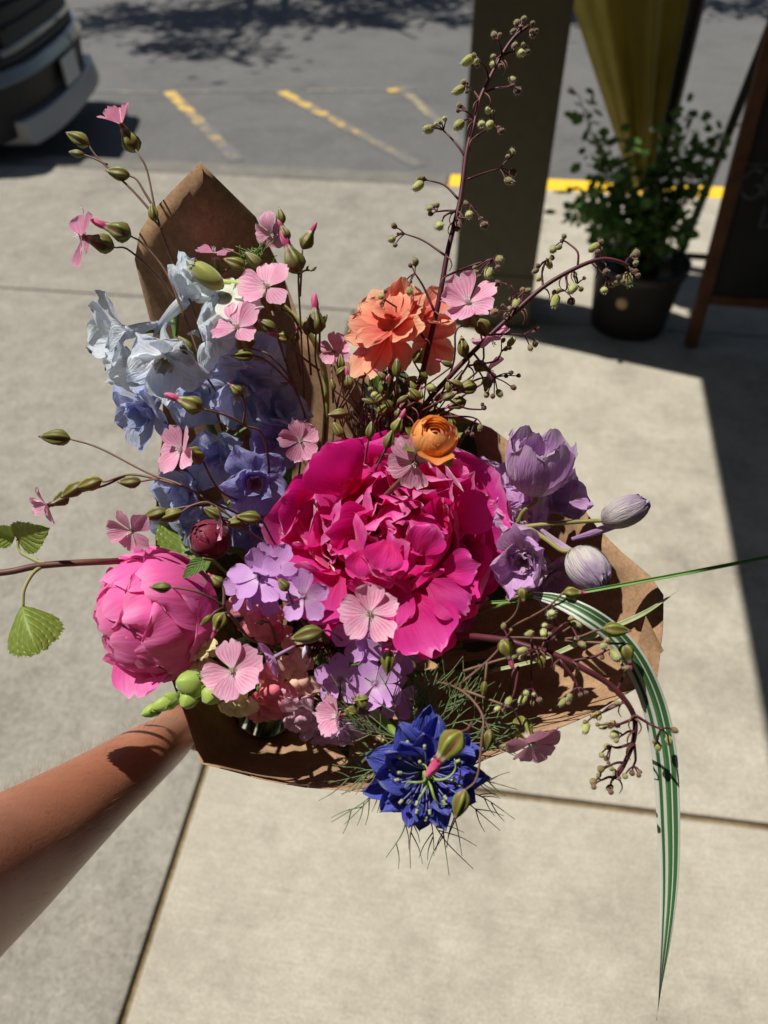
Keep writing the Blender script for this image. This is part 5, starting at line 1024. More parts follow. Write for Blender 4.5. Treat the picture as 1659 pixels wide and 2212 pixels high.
def coralbells(label, main, sides, seed, r0, r1, bs=1.):
    t = thing('coral_bells_stem', label, 'flower stem', T, 'dark stems of tiny bells'); rnd = random.Random(seed)
    d0 = main[len(main) // 2][2]
    ln = [([T] + px(main), r0, r1)]; tw = []; bl = []
    for sd_ in sides:
        path, bells = sd_; pts = [P(x, y, d0 + (0 if i == 0 else rnd.uniform(-.010, .010))) for i, (x, y) in enumerate(path)]
        if len(pts) == 2: m = pts[0].lerp(pts[1], .5) + UP * .001; pts = [pts[0], m, pts[1]]
        tw.append((pts, r1 * .75, r1 * .45)); end = pts[-1]
        for (x, y, s_, kind) in bells:
            q = P(x, y, d0 + rnd.uniform(-.008, .008)); d_ = q - end; d_ = d_.normalized() if d_.length > .0015 else D(rnd.uniform(-1, 1), rnd.uniform(-.5, 1), .4)
            dn = (d_ + D(0, -1, 0) * (.5 if kind == 0 else 0) + D(rnd.uniform(-.4, .4), 0, rnd.uniform(-.2, .6)) * .6).normalized()
            base = q - dn * S(s_ * .5, d0); tw.append(([end, end.lerp(base, .55) + UP * .0006, base], r1 * .42, r1 * .38)); bl.append((base, dn, S(s_, d0), kind))
    tubes('stem', ln, M_maroon, t, 9, 6); tubes('twig', tw, M_maroon, t, 6, 4)
    for base, dn, s_, kind in bl:
        me, fz = BELLS[{0: rnd.choice((0, 0, 1)), 1: rnd.choice((1, 4)), 2: rnd.choice((2, 4)), 3: 3}[kind]]
        m = frame(base, dn, rnd.uniform(0, 90)) @ Sc(s_ * .76); b = mesh('bell_flower', me, m, t); mesh('fuzz', fz, m, b)
    # small curled bracts at the joints
    br = []
    for sd_ in sides:
        if rnd.random() < .6:
            x, y = sd_[0][0]; s_ = rnd.choice((-1, 1)); br.append((px([(x, y, d0), (x + s_ * 10, y + 8, d0 - .003), (x + s_ * 14, y + 22, d0 - .003), (x + s_ * 8, y + 34, d0)]), .0007, .0002))
    for b_ in br: tubes('bract', [b_], M_dstem, t, 5, 4)
def cl(x, y, k, rnd=random.Random(3), s=17):
    o = []
    for i in range(k): o.append((x + rnd.uniform(-13, 13), y + rnd.uniform(-13, 13), s * rnd.uniform(.75, 1.1), rnd.choice((1, 2, 2, 3))))
    return o
mainA = [(690, 1280, .575), (800, 1080, .56), (868, 930, .54), (905, 830, .525), (930, 730, .51), (950, 640, .502), (968, 540, .50), (994, 433, .50), (1008, 328, .50), (1024, 270, .50), (1036, 217, .50), (1056, 173, .50), (1087, 115, .50), (1112, 80, .50), (1142, 56, .50)]
sidesA = [([(1112, 80), (1126, 58)], [(1117, 47, 20, 2), (1132, 40, 17, 2), (1125, 57, 14, 2), (1108, 68, 16, 1)]), ([(1130, 65), (1150, 62)], [(1150, 48, 14, 3), (1153, 78, 20, 3), (1148, 68, 15, 3), (1158, 66, 13, 3)]), ([(1085, 118), (1075, 85)], [(1067, 74, 19, 2), (1080, 74, 13, 2)]), ([(1082, 125), (1112, 112)], [(1125, 114, 24, 0), (1112, 97, 18, 2), (1130, 96, 13, 2), (1142, 112, 16, 3), (1137, 102, 12, 2)]), ([(1078, 130), (1066, 130)], [(1065, 122, 16, 2), (1066, 140, 20, 0), (1082, 142, 14, 3)]), ([(1056, 172), (1048, 145), (1034, 132)], [(1011, 131, 30, 0), (1022, 119, 15, 2), (1029, 134, 17, 1), (1030, 143, 14, 3)]), ([(1036, 215), (1022, 195), (1008, 187)], [(991, 195, 27, 0), (1001, 175, 17, 2), (1008, 198, 13, 3), (1008, 178, 12, 3)]), ([(1046, 200), (1075, 190), (1100, 187)], [(1105, 172, 22, 1), (1117, 197, 24, 3), (1108, 183, 13, 3)]), ([(1024, 258), (1005, 240)], [(991, 226, 18, 2), (988, 237, 15, 3), (999, 232, 12, 3)]), ([(1024, 262), (1004, 260)], [(989, 272, 32, 0)]), ([(1028, 295), (1050, 280), (1066, 270)], [(1040, 269, 24, 0), (1056, 271, 24, 0), (1085, 284, 20, 3), (1053, 237, 19, 1), (1064, 240, 11, 2), (1076, 276, 12, 3)]), ([(1006, 340), (985, 310), (958, 282)], [(925, 279, 28, 0), (960, 256, 15, 1), (950, 264, 13, 2), (941, 268, 14, 1), (935, 273, 12, 3)]), ([(1010, 388), (1040, 376), (1080, 364)], [(1106, 328, 22, 1), (1097, 337, 12, 2), (1113, 373, 26, 3), (1101, 392, 24, 1), (1109, 396, 16, 3), (1103, 340, 10, 2)]), ([(990, 430), (960, 400), (923, 389)], [(903, 402, 29, 0), (906, 385, 17, 1), (914, 382, 13, 3)]), ([(987, 455), (965, 455), (945, 457)], [(927, 450, 20, 1), (936, 444, 15, 2), (928, 462, 15, 2), (944, 440, 17, 2)]), ([(985, 455), (962, 465), (955, 478)], [(949, 488, 28, 0)]), ([(984, 470), (1012, 470), (1028, 455), (1016, 442)], [(1004, 439, 19, 2), (1013, 465, 24, 0), (1047, 488, 24, 3), (1040, 474, 14, 3)]), ([(982, 478), (985, 490)], [(985, 492, 24, 1)]), ([(962, 552), (915, 520), (874, 505)], [(849, 486, 20, 3), (845, 518, 22, 0), (853, 530, 16, 2), (858, 505, 10, 3)]), ([(938, 672), (915, 620), (896, 590)], [(897, 563, 22, 1), (885, 571, 15, 3), (870, 617, 26, 0), (885, 632, 22, 1), (888, 610, 10, 3)]), ([(916, 730), (870, 675), (832, 648)], [(822, 640, 21, 1), (822, 667, 18, 1), (833, 627, 12, 3), (823, 655, 12, 2)]), ([(966, 595), (1015, 575), (1065, 558)], [(1080, 562, 24, 1), (1076, 578, 17, 3), (1024, 590, 20, 1), (1055, 590, 28, 0), (1034, 598, 14, 3), (1024, 578, 14, 2)]), ([(905, 830), (860, 810), (845, 800)], cl(838, 815, 3)), ([(890, 880), (870, 850)], [(933, 838, 26, 0), (890, 820, 24, 0), (912, 822, 20, 1), (888, 853, 20, 1)]), ([(880, 900), (830, 860), (806, 850)], [(808, 854, 22, 0), (800, 840, 15, 2)])]
coralbells('tall dark maroon stem of tiny hairy bells standing straight up before the post', mainA, sidesA, 11, .0022, .0012)
mainB = [(730, 1260, .57), (850, 1000, .545), (915, 880, .52), (970, 815, .505), (1024, 758, .50), (1095, 690, .495), (1171, 622, .49), (1242, 580, .488), (1297, 560, .488), (1335, 564, .487), (1358, 575, .487)]
sidesB = [([(1248, 576), (1248, 545), (1228, 526), (1218, 520)], [(1218, 510, 16, 1), (1214, 520, 13, 3), (1194, 540, 24, 0), (1207, 535, 16, 1)]), ([(1173, 620), (1171, 585), (1180, 562)], [(1192, 556, 17, 1), (1186, 570, 22, 0), (1160, 575, 15, 3), (1155, 586, 18, 2), (1163, 603, 17, 1)]), ([(1297, 560), (1301, 540), (1298, 530)], [(1283, 535, 26, 0), (1298, 521, 16, 3), (1289, 547, 18, 3)]), ([(1278, 567), (1300, 590), (1312, 605)], [(1305, 628, 22, 1), (1322, 616, 16, 2), (1316, 602, 14, 3), (1308, 585, 20, 3), (1335, 610, 20, 2)]), ([(1222, 592), (1225, 620), (1220, 628)], [(1199, 651, 30, 0), (1197, 632, 18, 2), (1207, 628, 14, 2), (1233, 655, 26, 3)]), ([(1238, 583), (1247, 605), (1245, 615)], [(1237, 624, 26, 0), (1256, 625, 16, 3), (1243, 592, 14, 2), (1262, 600, 12, 3)]), ([(1350, 570), (1362, 556)], [(1374, 546, 24, 1), (1364, 553, 14, 3), (1376, 561, 12, 3), (1373, 569, 18, 2)]), ([(1352, 574), (1360, 590)], [(1357, 604, 30, 0), (1374, 585, 16, 3), (1380, 595, 16, 3), (1346, 608, 15, 3), (1336, 598, 14, 3), (1366, 582, 12, 3)]), ([(1120, 668), (1112, 630), (1090, 612)], [(1074, 613, 20, 3), (1102, 620, 10, 3)]), ([(1125, 662), (1132, 630)], [(1140, 628, 20, 2), (1130, 625, 16, 2), (1115, 656, 26, 0), (1102, 648, 15, 3), (1100, 668, 16, 1)]), ([(1118, 665), (1100, 672)], [(1098, 682, 22, 1), (1068, 675, 26, 1), (1085, 660, 12, 3)]), ([(1062, 722), (1100, 722), (1132, 723)], [(1163, 708, 16, 3), (1153, 716, 10, 3), (1156, 744, 20, 1), (1146, 753, 18, 1)]), ([(1022, 762), (1045, 790), (1068, 815)], [(1123, 811, 14, 3), (1105, 805, 14, 2), (1112, 838, 18, 3), (1080, 852, 22, 0), (1050, 855, 18, 2), (1063, 858, 16, 3), (1094, 812, 14, 3)]), ([(1010, 790), (1070, 780), (1083, 760)], [(1105, 738, 22, 0), (1088, 734, 14, 2), (1094, 753, 14, 1), (1102, 752, 11, 1)]), ([(950, 850), (1000, 880), (1040, 885)], [(1048, 880, 16, 3), (1042, 872, 12, 3)]), ([(960, 900), (1010, 900), (1030, 905)], [(1037, 925, 18, 1), (1010, 935, 14, 3), (1020, 940, 14, 3)])]
coralbells('dark maroon stem of tiny bells leaning over the pavement towards the potted shrub', mainB, sidesB, 12, .0021, .0011)
mainC = [(760, 1400, .56), (950, 1375, .47), (1070, 1380, .435), (1139, 1396, .425), (1209, 1419, .42), (1261, 1445, .418), (1313, 1476, .418), (1352, 1515, .418), (1371, 1554, .42), (1368, 1601, .42), (1347, 1653, .422), (1328, 1682, .422)]
sidesC = [([(1110, 1392), (1096, 1375)], [(1088, 1351, 17, 1), (1104, 1360, 9, 1)]), ([(1150, 1400), (1147, 1385)], [(1144, 1369, 22, 0)]), ([(1165, 1405), (1140, 1412)], [(1128, 1405, 22, 0), (1127, 1421, 19, 1), (1110, 1420, 14, 1)]), ([(1180, 1410), (1185, 1375), (1205, 1355)], [(1191, 1326, 28, 0), (1174, 1367, 22, 0), (1176, 1351, 17, 1), (1186, 1370, 13, 2)]), ([(1185, 1380), (1215, 1350), (1230, 1345)], [(1244, 1348, 22, 0), (1235, 1335, 16, 2), (1246, 1381, 16, 2), (1259, 1393, 20, 1)]), ([(1235, 1428), (1285, 1418), (1305, 1408)], [(1313, 1382, 20, 1), (1302, 1396, 22, 0), (1329, 1416, 32, 0), (1300, 1422, 16, 3)]), ([(1333, 1490), (1345, 1465), (1350, 1450)], [(1353, 1443, 18, 1), (1344, 1436, 13, 2)]), ([(1148, 1400), (1148, 1450), (1150, 1488)], [(1129, 1511, 26, 0), (1137, 1497, 18, 1), (1150, 1520, 14, 2), (1166, 1513, 18, 3), (1153, 1500, 12, 1)]), ([(1120, 1440), (1112, 1490), (1105, 1510)], [(1098, 1517, 22, 1), (1073, 1532, 18, 1), (1088, 1535, 12, 3)]), ([(1209, 1425), (1240, 1465), (1248, 1485)], [(1254, 1503, 15, 3), (1267, 1498, 13, 3), (1216, 1517, 22, 0), (1230, 1506, 18, 0), (1228, 1521, 12, 3)]), ([(1350, 1515), (1320, 1530), (1300, 1540)], [(1282, 1545, 22, 0), (1293, 1550, 20, 1), (1333, 1518, 16, 2), (1265, 1572, 27, 0), (1262, 1560, 14, 2)]), ([(1371, 1552), (1345, 1562), (1330, 1568)], [(1321, 1565, 22, 0), (1333, 1567, 18, 1), (1308, 1568, 18, 0), (1298, 1571, 14, 1), (1290, 1565, 13, 2)]), ([(1369, 1580), (1345, 1588)], [(1327, 1587, 26, 0), (1330, 1600, 16, 2)]), ([(1367, 1605), (1335, 1615), (1320, 1612)], [(1310, 1613, 20, 1), (1300, 1632, 17, 2), (1308, 1640, 16, 3), (1314, 1648, 13, 3)]), ([(1350, 1648), (1315, 1655)], [(1295, 1662, 22, 2), (1292, 1676, 16, 1)]), ([(1330, 1680), (1300, 1685)], [(1278, 1690, 22, 2), (1282, 1701, 18, 3)]), ([(1325, 1682), (1318, 1698)], [(1315, 1703, 20, 2), (1321, 1712, 18, 3)]), ([(1348, 1652), (1332, 1668)], [(1329, 1672, 22, 0), (1320, 1660, 16, 2), (1338, 1684, 12, 3)]), ([(1370, 1608), (1373, 1640), (1368, 1655)], [(1350, 1678, 18, 2), (1365, 1672, 18, 3), (1380, 1675, 16, 3), (1384, 1668, 12, 3)]), ([(1372, 1545), (1405, 1565), (1428, 1575)], [(1459, 1578, 20, 1), (1445, 1600, 22, 0), (1421, 1614, 24, 1), (1412, 1602, 13, 2)])]
coralbells('arching maroon stem of lime green bells drooping over the paper and striped grass', mainC, sidesC, 13, .0024, .0012)
# ================================================================== grass blades and leaves
def blade(name, label, pts, w, mat, nset=18, group=None, twist=None, fold=.18, cat='grass blade', roots=True):
    c = catmull(px(pts), nset); V = []; F = []; U = []; N = len(c)
    t = thing(name, label, cat, T, group); L = T
    for i, p in enumerate(c):
        f = i / (N - 1); tg = (c[min(i + 1, N - 1)] - c[max(i - 1, 0)]).normalized(); vw = (CAM - p).normalized()
        sd_ = tg.cross(vw).normalized(); nn = sd_.cross(tg)
        if twist: a_ = R(twist(f)); sd_, nn = sd_ * math.cos(a_) + nn * math.sin(a_), nn * math.cos(a_) - sd_ * math.sin(a_)
        k = f * (len(w) - 1); i0 = min(int(k), len(w) - 2); ww = w[i0] + (w[i0 + 1] - w[i0]) * (k - i0)
        for j in range(9):
            u = j / 4 - 1; V.append(p + sd_ * u * ww / 2 + nn * (-fold * ww * (1 - abs(u)) * .5) - L); U.append(((u + 1) / 2, f))
        if i:
            for j in range(8): o = (i - 1) * 9 + j; F.append((o, o + 1, o + 10, o + 9))
    mesh('blade', build('blade', V, F, U, True, mat), Matrix.Translation(L), t).modifiers.new('s', 'SOLIDIFY').thickness = .00025
    if roots: tubes('sheath', [([T, T.lerp(P(*pts[0]), .5) + FW * .01, P(*pts[0])], .0018, .0016)], M_green, t, 6, 3)
    return t
def striped():
    m, n, l, b = newmat('striped_grass'); uv = n.new('ShaderNodeUVMap'); sp = n.new('ShaderNodeSeparateXYZ'); l.new(uv.outputs[0], sp.inputs[0])
    W_ = (.72, .74, .66); G_ = (.055, .17, .055); G2 = (.09, .24, .08)
    r = ramp(n, [(0, W_), (.09, G_), (.28, W_), (.33, G_), (.45, G2), (.55, W_), (.68, G_), (.82, W_)], 'CONSTANT')
    mp = n.new('ShaderNodeMapping'); mp.inputs['Scale'].default_value = (60, 2, 1); l.new(uv.outputs[0], mp.inputs[0]); st = noisen(n, l, mp.outputs[0], 1.5, 2)
    l.new(mathn(n, l, 'ADD', sp.outputs[0], mathn(n, l, 'MULTIPLY', mathn(n, l, 'SUBTRACT', st, .5), .02)), r.inputs[0])
    g = ramp(n, [(.3, (.86,) * 3), (.7, (1.1,) * 3)]); l.new(st, g.inputs[0]); col = mixc(n, l, 1., r.outputs[0], g.outputs[0], 'MULTIPLY')
    l.new(col, b.inputs['Base Color']); b.inputs['Roughness'].default_value = .38
    t = n.new('ShaderNodeBsdfTranslucent'); l.new(col, t.inputs[0]); mx = n.new('ShaderNodeMixShader'); mx.inputs[0].default_value = .3
    l.new(b.outputs[0], mx.inputs[1]); l.new(t.outputs[0], mx.inputs[2]); l.new(mx.outputs[0], n['Material Output'].inputs['Surface']); bump(n, l, b, st, .3, .0006); return m
M_str = striped(); M_blade = simple('green_blade', (.11, .26, .04), .4, (.16, .33, .07), 70, tr=.25)
M_pale = simple('pale_blade', (.38, .46, .20), .4, (.55, .60, .36), 90, tr=.3)
blade('striped_grass_blade', 'long green and white striped grass blade arching out and hanging down to its twisted tip', [(1150, 1285, .445), (1205, 1298, .435), (1270, 1330, .425), (1330, 1375, .428), (1378, 1440, .43), (1415, 1530, .434), (1436, 1640, .436), (1444, 1780, .436), (1445, 1900, .436), (1438, 2020, .436), (1429, 2110, .436), (1419, 2204, .436)], [.0035, .0080, .0110, .0118, .0132, .0140, .0140, .0128, .0104, .0066, .0040, .0008], M_str, 8, twist=lambda f: 0 if f < .78 else (f - .78) * 420)
blade('plain_grass_blade', 'thin plain green grass blade stretching out straight across the pavement', [(930, 1300, .46), (1050, 1302, .455), (1200, 1288, .445), (1400, 1253, .43), (1600, 1215, .418), (1760, 1182, .41)], [.0014, .0016, .0019, .0019, .0018, .0008], M_blade, 6, fold=.8)
blade('pale_grass_blade', 'short pale striped grass tip pointing past the folded paper corner', [(1060, 1450, .47), (1180, 1420, .455), (1300, 1365, .445), (1390, 1325, .44), (1467, 1274, .435)], [.0020, .0026, .0032, .0026, .0003], M_pale, 7)
def leaf_mat(nm, a, b_, vein):
    m, n, l, b = newmat(nm); uv = n.new('ShaderNodeUVMap'); sp = n.new('ShaderNodeSeparateXYZ'); l.new(uv.outputs[0], sp.inputs[0])
    ax = mathn(n, l, 'ABSOLUTE', mathn(n, l, 'SUBTRACT', sp.outputs[0], .5)); ph = mathn(n, l, 'SUBTRACT', mathn(n, l, 'MULTIPLY', sp.outputs[1], 38), mathn(n, l, 'MULTIPLY', ax, 34))
    sv = mathn(n, l, 'POWER', mathn(n, l, 'ABSOLUTE', mathn(n, l, 'SINE', mathn(n, l, 'MULTIPLY', ph, .5))), 10); mid = mathn(n, l, 'LESS_THAN', ax, .02); vn = mathn(n, l, 'MAXIMUM', sv, mid)
    tc = n.new('ShaderNodeTexCoord'); nz = noisen(n, l, tc.outputs['Object'], 180, 4, .6); r = ramp(n, [(.35, a), (.65, b_)]); l.new(nz, r.inputs[0])
    col = mixc(n, l, mathn(n, l, 'MULTIPLY', vn, .5), r.outputs[0], vein); l.new(col, b.inputs['Base Color']); b.inputs['Roughness'].default_value = .5
    t = n.new('ShaderNodeBsdfTranslucent'); l.new(mixc(n, l, .5, col, vein), t.inputs[0]); mx = n.new('ShaderNodeMixShader'); mx.inputs[0].default_value = .38
    l.new(b.outputs[0], mx.inputs[1]); l.new(t.outputs[0], mx.inputs[2]); l.new(mx.outputs[0], n['Material Output'].inputs['Surface'])
    bump(n, l, b, mathn(n, l, 'SUBTRACT', nz, mathn(n, l, 'MULTIPLY', vn, 1.2)), .5, .0012); return m
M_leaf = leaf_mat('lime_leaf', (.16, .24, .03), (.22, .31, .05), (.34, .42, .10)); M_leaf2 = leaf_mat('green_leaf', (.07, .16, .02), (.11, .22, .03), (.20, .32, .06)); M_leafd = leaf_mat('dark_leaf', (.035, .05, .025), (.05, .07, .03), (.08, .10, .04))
def leaf(x, y, d, L, W, ang, tilt=0, roll=0, curl=-.3, cup=.15, M=None, root=None, sd=0, ser=True):
    """base at x,y; ang: picture direction to the tip; tilt tips it to the viewer"""
    nu, nv = 12, 26; V = []; F = []; U = []; Lm, Wm = S(L, d), S(W, d); yy = z = 0
    for j in range(nv + 1):
        v = j / nv; wv = (math.sin(math.pi * v ** .62) ** .85) if 0 < v < 1 else 0.02
        if ser: wv *= 1 + .09 * ((j * 1.0) % 2 - .5)
        for i in range(nu + 1):
            u = 2 * i / nu - 1; V.append((u * wv * Wm / 2, yy, z + cup * Wm * abs(u) ** 1.3 * wv + .02 * Wm * math.sin(v * 30 - abs(u) * 9) * abs(u))); U.append(((u + 1) / 2, v))
        a_ = curl * v; yy += math.cos(a_) * Lm / nv; z += math.sin(a_) * Lm / nv
    for j in range(nv):
        for i in range(nu): o = j * (nu + 1) + i; F.append((o, o + 1, o + nu + 2, o + nu + 1))
    m = frame(P(x, y, d), D(0, 0, 1), ang - 90) @ Matrix.Rotation(R(tilt), 4, 'X') @ Matrix.Rotation(R(roll), 4, 'Y')
    return mesh('leaf', build('leaf', V, F, U, True, M), m, root)
M_pet = simple('hairy_petiole', (.26, .27, .09), .6, (.32, .30, .12), 60, sheen=.5)
t = thing('leafy_branch', 'red-brown leafy stem stretching out past the candy pink peony with lime toothed leaves', 'branch', T)
leaf(38, 1165, .46, 118, 78, 12, 38, 20, -.25, .1, M_leaf, t); leaf(48, 1308, .445, 138, 118, -36, 56, -34, -1.0, -.45, M_leaf, t); leaf(32, 1162, .46, 70, 50, 165, 40, 0, -.3, .2, M_leaf, t)
tubes('stem', [(px([(-60, 1243, .45), (20, 1235, .45), (95, 1221, .455), (235, 1213, .47), (330, 1215, .53), (470, 1290, .575)]) + [T], .0020, .0022)], M_dstem, t, 8, 5)
tubes('petiole', [(px([(100, 1220, .455), (72, 1208, .457), (42, 1190, .459), (38, 1165, .46)]), .0014, .0009), (px([(92, 1222, .455), (70, 1240, .45), (52, 1275, .446), (50, 1312, .445)]), .0014, .0009)], M_pet, t, 7, 5)
t = thing('broad_leaf_stem', 'broad lime leaf standing between candy pink peony and blue delphinium', 'leaf', T)
leaf(400, 1200, .545, 135, 100, 112, -20, 25, -.3, .12, M_leaf, t); leaf(440, 1240, .54, 110, 80, 130, -10, 10, -.3, .1, M_leaf, t); tubes('stem', [([T] + px([(470, 1330, .575), (440, 1240, .55), (400, 1198, .545)]), .002, .0014)], M_green, t, 7, 5)
t = thing('bright_leaf_stem', 'small bright green pointed leaf lying on the edge of the candy pink peony', 'leaf', T)
leaf(440, 1208, .455, 62, 32, 222, 10, 10, -.2, .1, M_leaf2, t, ser=False); tubes('stem', [([T] + px([(520, 1290, .53), (470, 1220, .47), (438, 1206, .455)]), .0015, .0008)], M_green, t, 7, 5)
t = thing('foliage_filler', 'dark green leafy filling packed between the flowers inside the paper', 'foliage', T)
rnd = random.Random(99)
spots = [(700, 1420, .56), (640, 1380, .57), (780, 1460, .545), (880, 1450, .54), (1000, 1400, .54), (1050, 1300, .55), (760, 1000, .56), (840, 930, .56), (880, 870, .55), (620, 1080, .57), (520, 1250, .56), (470, 1290, .555), (960, 940, .555), (560, 1380, .56), (900, 1380, .56), (720, 1180, .57), (1000, 1050, .565), (650, 1240, .56), (480, 1210, .56), (540, 1200, .57), (980, 1450, .53), (800, 1520, .53), (720, 1540, .53), (600, 1300, .555), (820, 880, .56), (770, 930, .56)]
ln = []
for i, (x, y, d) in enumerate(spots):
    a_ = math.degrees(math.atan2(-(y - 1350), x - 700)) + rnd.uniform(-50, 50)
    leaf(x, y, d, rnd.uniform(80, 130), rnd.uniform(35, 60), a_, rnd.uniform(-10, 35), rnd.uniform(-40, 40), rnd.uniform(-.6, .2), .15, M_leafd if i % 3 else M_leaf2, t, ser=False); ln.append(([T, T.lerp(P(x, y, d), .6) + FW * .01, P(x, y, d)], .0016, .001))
tubes('stem', ln, M_green, t, 6, 3)
t = thing('stem_bundle', 'bundle of cut green stems gathered inside the paper neck', 'stems', NECK); ln = []
for k in range(48):
    g = rnd.uniform(0, 6.28); r_ = .0225 * math.sqrt(rnd.random()); o = ax0 * math.cos(g) * r_ + ax1 * math.sin(g) * r_
    ln.append(([T + o * .9, NECK + o, NECK + (TAIL - NECK) * rnd.uniform(.85, 1.05) + o * 1.3], .0024, .0028))
tubes('stems', ln, M_green, t, 6, 3)
# thin loose grasses in the middle
t = thing('dark_lace_foliage', 'thin dark wiry stems tangled below the coral flower', 'foliage', T); ln = []
for k in range(34):
    x, y = rnd.uniform(700, 1000), rnd.uniform(790, 900); x0, y0 = rnd.uniform(760, 900), rnd.uniform(1000, 1060); ln.append((px([(x0, y0, .55), ((x + x0) / 2 + rnd.uniform(-25, 25), (y + y0) / 2, .53), (x, y, rnd.uniform(.49, .54))]), .0009, .0005))
tubes('twig', ln + [([T, P(830, 1030, .555)], .002, .002)], M_vstem, t, 5, 4)
for k in range(9):
    x, y = rnd.uniform(820, 960), rnd.uniform(850, 930); leaf(x, y, .535, rnd.uniform(50, 85), rnd.uniform(10, 16), rnd.uniform(20, 150), rnd.uniform(-20, 30), 0, -.3, .1, M_leafd, t, ser=False)
# ================================================================== the arm
def skin():
    m, n, l, b = newmat('skin'); tc = n.new('ShaderNodeTexCoord'); v = tc.outputs['Object']
    a = noisen(n, l, v, 14, 5, .6); f = noisen(n, l, v, 700, 3, .6); fr_ = noisen(n, l, v, 190, 2, .5)
    r = ramp(n, [(.3, (.30, .118, .066)), (.7, (.40, .168, .098))]); l.new(a, r.inputs[0])
    sp_r = ramp(n, [(.66, (1, 1, 1)), (.74, (.72, .62, .55))]); l.new(fr_, sp_r.inputs[0])
    col = mixc(n, l, .5, r.outputs[0], sp_r.outputs[0], 'MULTIPLY'); l.new(col, b.inputs['Base Color'])
    b.inputs['Roughness'].default_value = .42; b.inputs['Specular IOR Level'].default_value = .5
    b.inputs['Subsurface Weight'].default_value = .18; b.inputs['Subsurface Radius'].default_value = (.012, .004, .002); b.inputs['Subsurface Scale'].default_value = .35
    vv_ = n.new('ShaderNodeTexVoronoi'); vv_.inputs['Scale'].default_value = 900; l.new(v, vv_.inputs['Vector'])
    bump(n, l, b, mathn(n, l, 'ADD', mathn(n, l, 'ADD', f, vv_.outputs['Distance']), mathn(n, l, 'MULTIPLY', noisen(n, l, v, 60, 3), .5)), .22, .0005); return m
M_skin = skin(); M_shirt = simple('dark_sleeve', (.03, .035, .045), .85, (.04, .045, .055), 60)
elb = P(-330, 2110, .30)
person = thing('person', 'bare outstretched forearm and hand gripping the bouquet by its paper neck', 'person', elb)
AX = (NECK - TAIL).normalized(); GR = NECK + (TAIL - NECK).normalized() * .05
fo_ = P(312, 1633, .535) - P(0, 1866, .425); FD = (fo_ - AX * fo_.dot(AX)).normalized(); SD = AX.cross(FD); SD = SD if SD.dot(RT) > 0 else -SD
PM = GR - SD * .041 - FD * .004; WR = PM - FD * .055 - SD * .004
V = [(P(-1500, 2900, .12), .050, .054), (P(-900, 2420, .20), .045, .047), (elb, .043, .045), (P(-160, 1975, .365), .046, .044), (P(0, 1866, .425), .0425, .040), (P(80, 1806, .453), .0395, .036), (P(156, 1750, .48), .0365, .032), (P(235, 1690, .508), .0315, .0275), (P(312, 1633, .535), .028, .0235), (P(312, 1633, .535).lerp(WR, .6), .0265, .0215), (WR, .028, .020), (PM - FD * .02, .034, .018), (PM + FD * .012, .036, .016)]
verts = [v[0] for v in V]; rad = [(v[1], v[2]) for v in V]; edges = [(i, i + 1) for i in range(len(V) - 1)]; pb = len(verts) - 1
for off, Ls, r_ in ((.031, (.034, .027, .021), .0092), (.010, (.038, .030, .022), .0095), (-.011, (.036, .028, .021), .0092), (-.030, (.030, .022, .018), .0082)):
    p = PM + FD * .034 + AX * off; prev = pb; verts.append(p); rad.append((r_ * 1.15, r_ * 1.15)); edges.append((prev, len(verts) - 1)); prev = len(verts) - 1
    for s_, L_ in enumerate(Ls):
        a_ = R((48, 118, 185)[s_]); p = p + (FD * math.cos(a_) + SD * math.sin(a_)) * L_
        verts.append(p); rad.append((r_ * (1 - .1 * s_), r_ * (1 - .1 * s_))); edges.append((prev, len(verts) - 1)); prev = len(verts) - 1
prev = pb - 2; p = WR + SD * .012 + AX * .018 + FD * .012
for dx, L_, r_ in ((AX * .6 + SD * .6 + FD * .3, .024, .0125), (SD * .95 + FD * .1 + AX * .1, .030, .0105), (SD * .7 + FD * .7, .024, .0095)):
    p = p + dx.normalized() * L_; verts.append(p); rad.append((r_, r_)); edges.append((prev, len(verts) - 1)); prev = len(verts) - 1
me = bpy.data.meshes.new('arm'); me.from_pydata([tuple(v - elb) for v in verts], edges, []); me.materials.append(M_skin)
arm = mesh('arm', me, Matrix.Translation(elb), person)
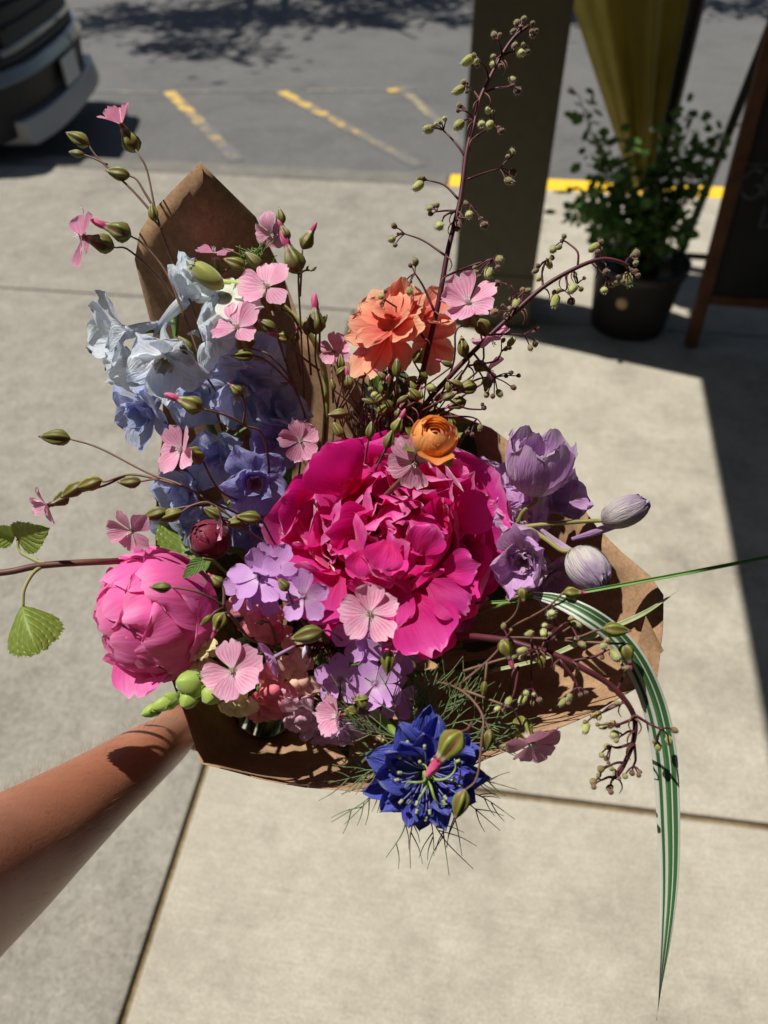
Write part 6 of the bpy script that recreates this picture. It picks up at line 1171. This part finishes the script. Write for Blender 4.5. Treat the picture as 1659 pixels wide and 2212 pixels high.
sk = arm.modifiers.new('skin', 'SKIN'); sk.use_smooth_shade = True; sk.branch_smoothing = .6
lay = me.skin_vertices[0].data if me.skin_vertices else None
if lay is None:
    bm = bmesh.new(); bm.from_mesh(me); bm.verts.layers.skin.verify(); bm.to_mesh(me); bm.free(); lay = me.skin_vertices[0].data
for i, r_ in enumerate(rad): lay[i].radius = (r_[0], r_[1]) ; lay[i].use_root = (i == 0)
sb_ = arm.modifiers.new('sub', 'SUBSURF'); sb_.levels = 2; sb_.render_levels = 3
tubes('sleeve', [([P(-1560, 2950, .11), P(-1500, 2900, .12), P(-1300, 2740, .145)], .062, .060)], M_shirt, person, 20, 4)
# fine hairs along the forearm
M_hairs = simple('arm_hair', (.16, .08, .04), .6); hv = []; hf = []; rnd = random.Random(77); cen = catmull([v[0] for v in V[3:10]], 14)
rr_ = [v[1] for v in V[3:10]]
for k in range(900):
    f = rnd.random(); i_ = min(int(f * (len(cen) - 2)), len(cen) - 2); c_ = cen[i_].lerp(cen[i_ + 1], rnd.random()); tg = (cen[i_ + 1] - cen[i_]).normalized()
    kk = f * (len(rr_) - 1); i0 = min(int(kk), len(rr_) - 2); rad_ = rr_[i0] + (rr_[i0 + 1] - rr_[i0]) * (kk - i0)
    g = rnd.uniform(-1.7, 1.7); u_ = (UP - tg * UP.dot(tg)).normalized(); w_ = tg.cross(u_); dn = u_ * math.cos(g) + w_ * math.sin(g)
    p = c_ + dn * rad_ * .86; L_ = rnd.uniform(.006, .013) ; d_ = (dn * .75 + tg * .55 + w_ * rnd.uniform(-.35, .35)).normalized(); s_ = tg.cross(dn) * .00006; o = len(hv); m_ = p + d_ * L_ * .6; e_ = p + (d_ + tg * .4).normalized() * L_ * 1.05
    hv += [p - s_, p + s_, m_ + s_ * .7, m_ - s_ * .7, e_]; hf += [(o, o + 1, o + 2, o + 3), (o + 3, o + 2, o + 4)]
ah = mesh('arm_hair', build('arm_hair', [v - elb for v in hv], hf, None, False, M_hairs), Matrix.Translation(elb), person); ah['kind'] = 'stuff'
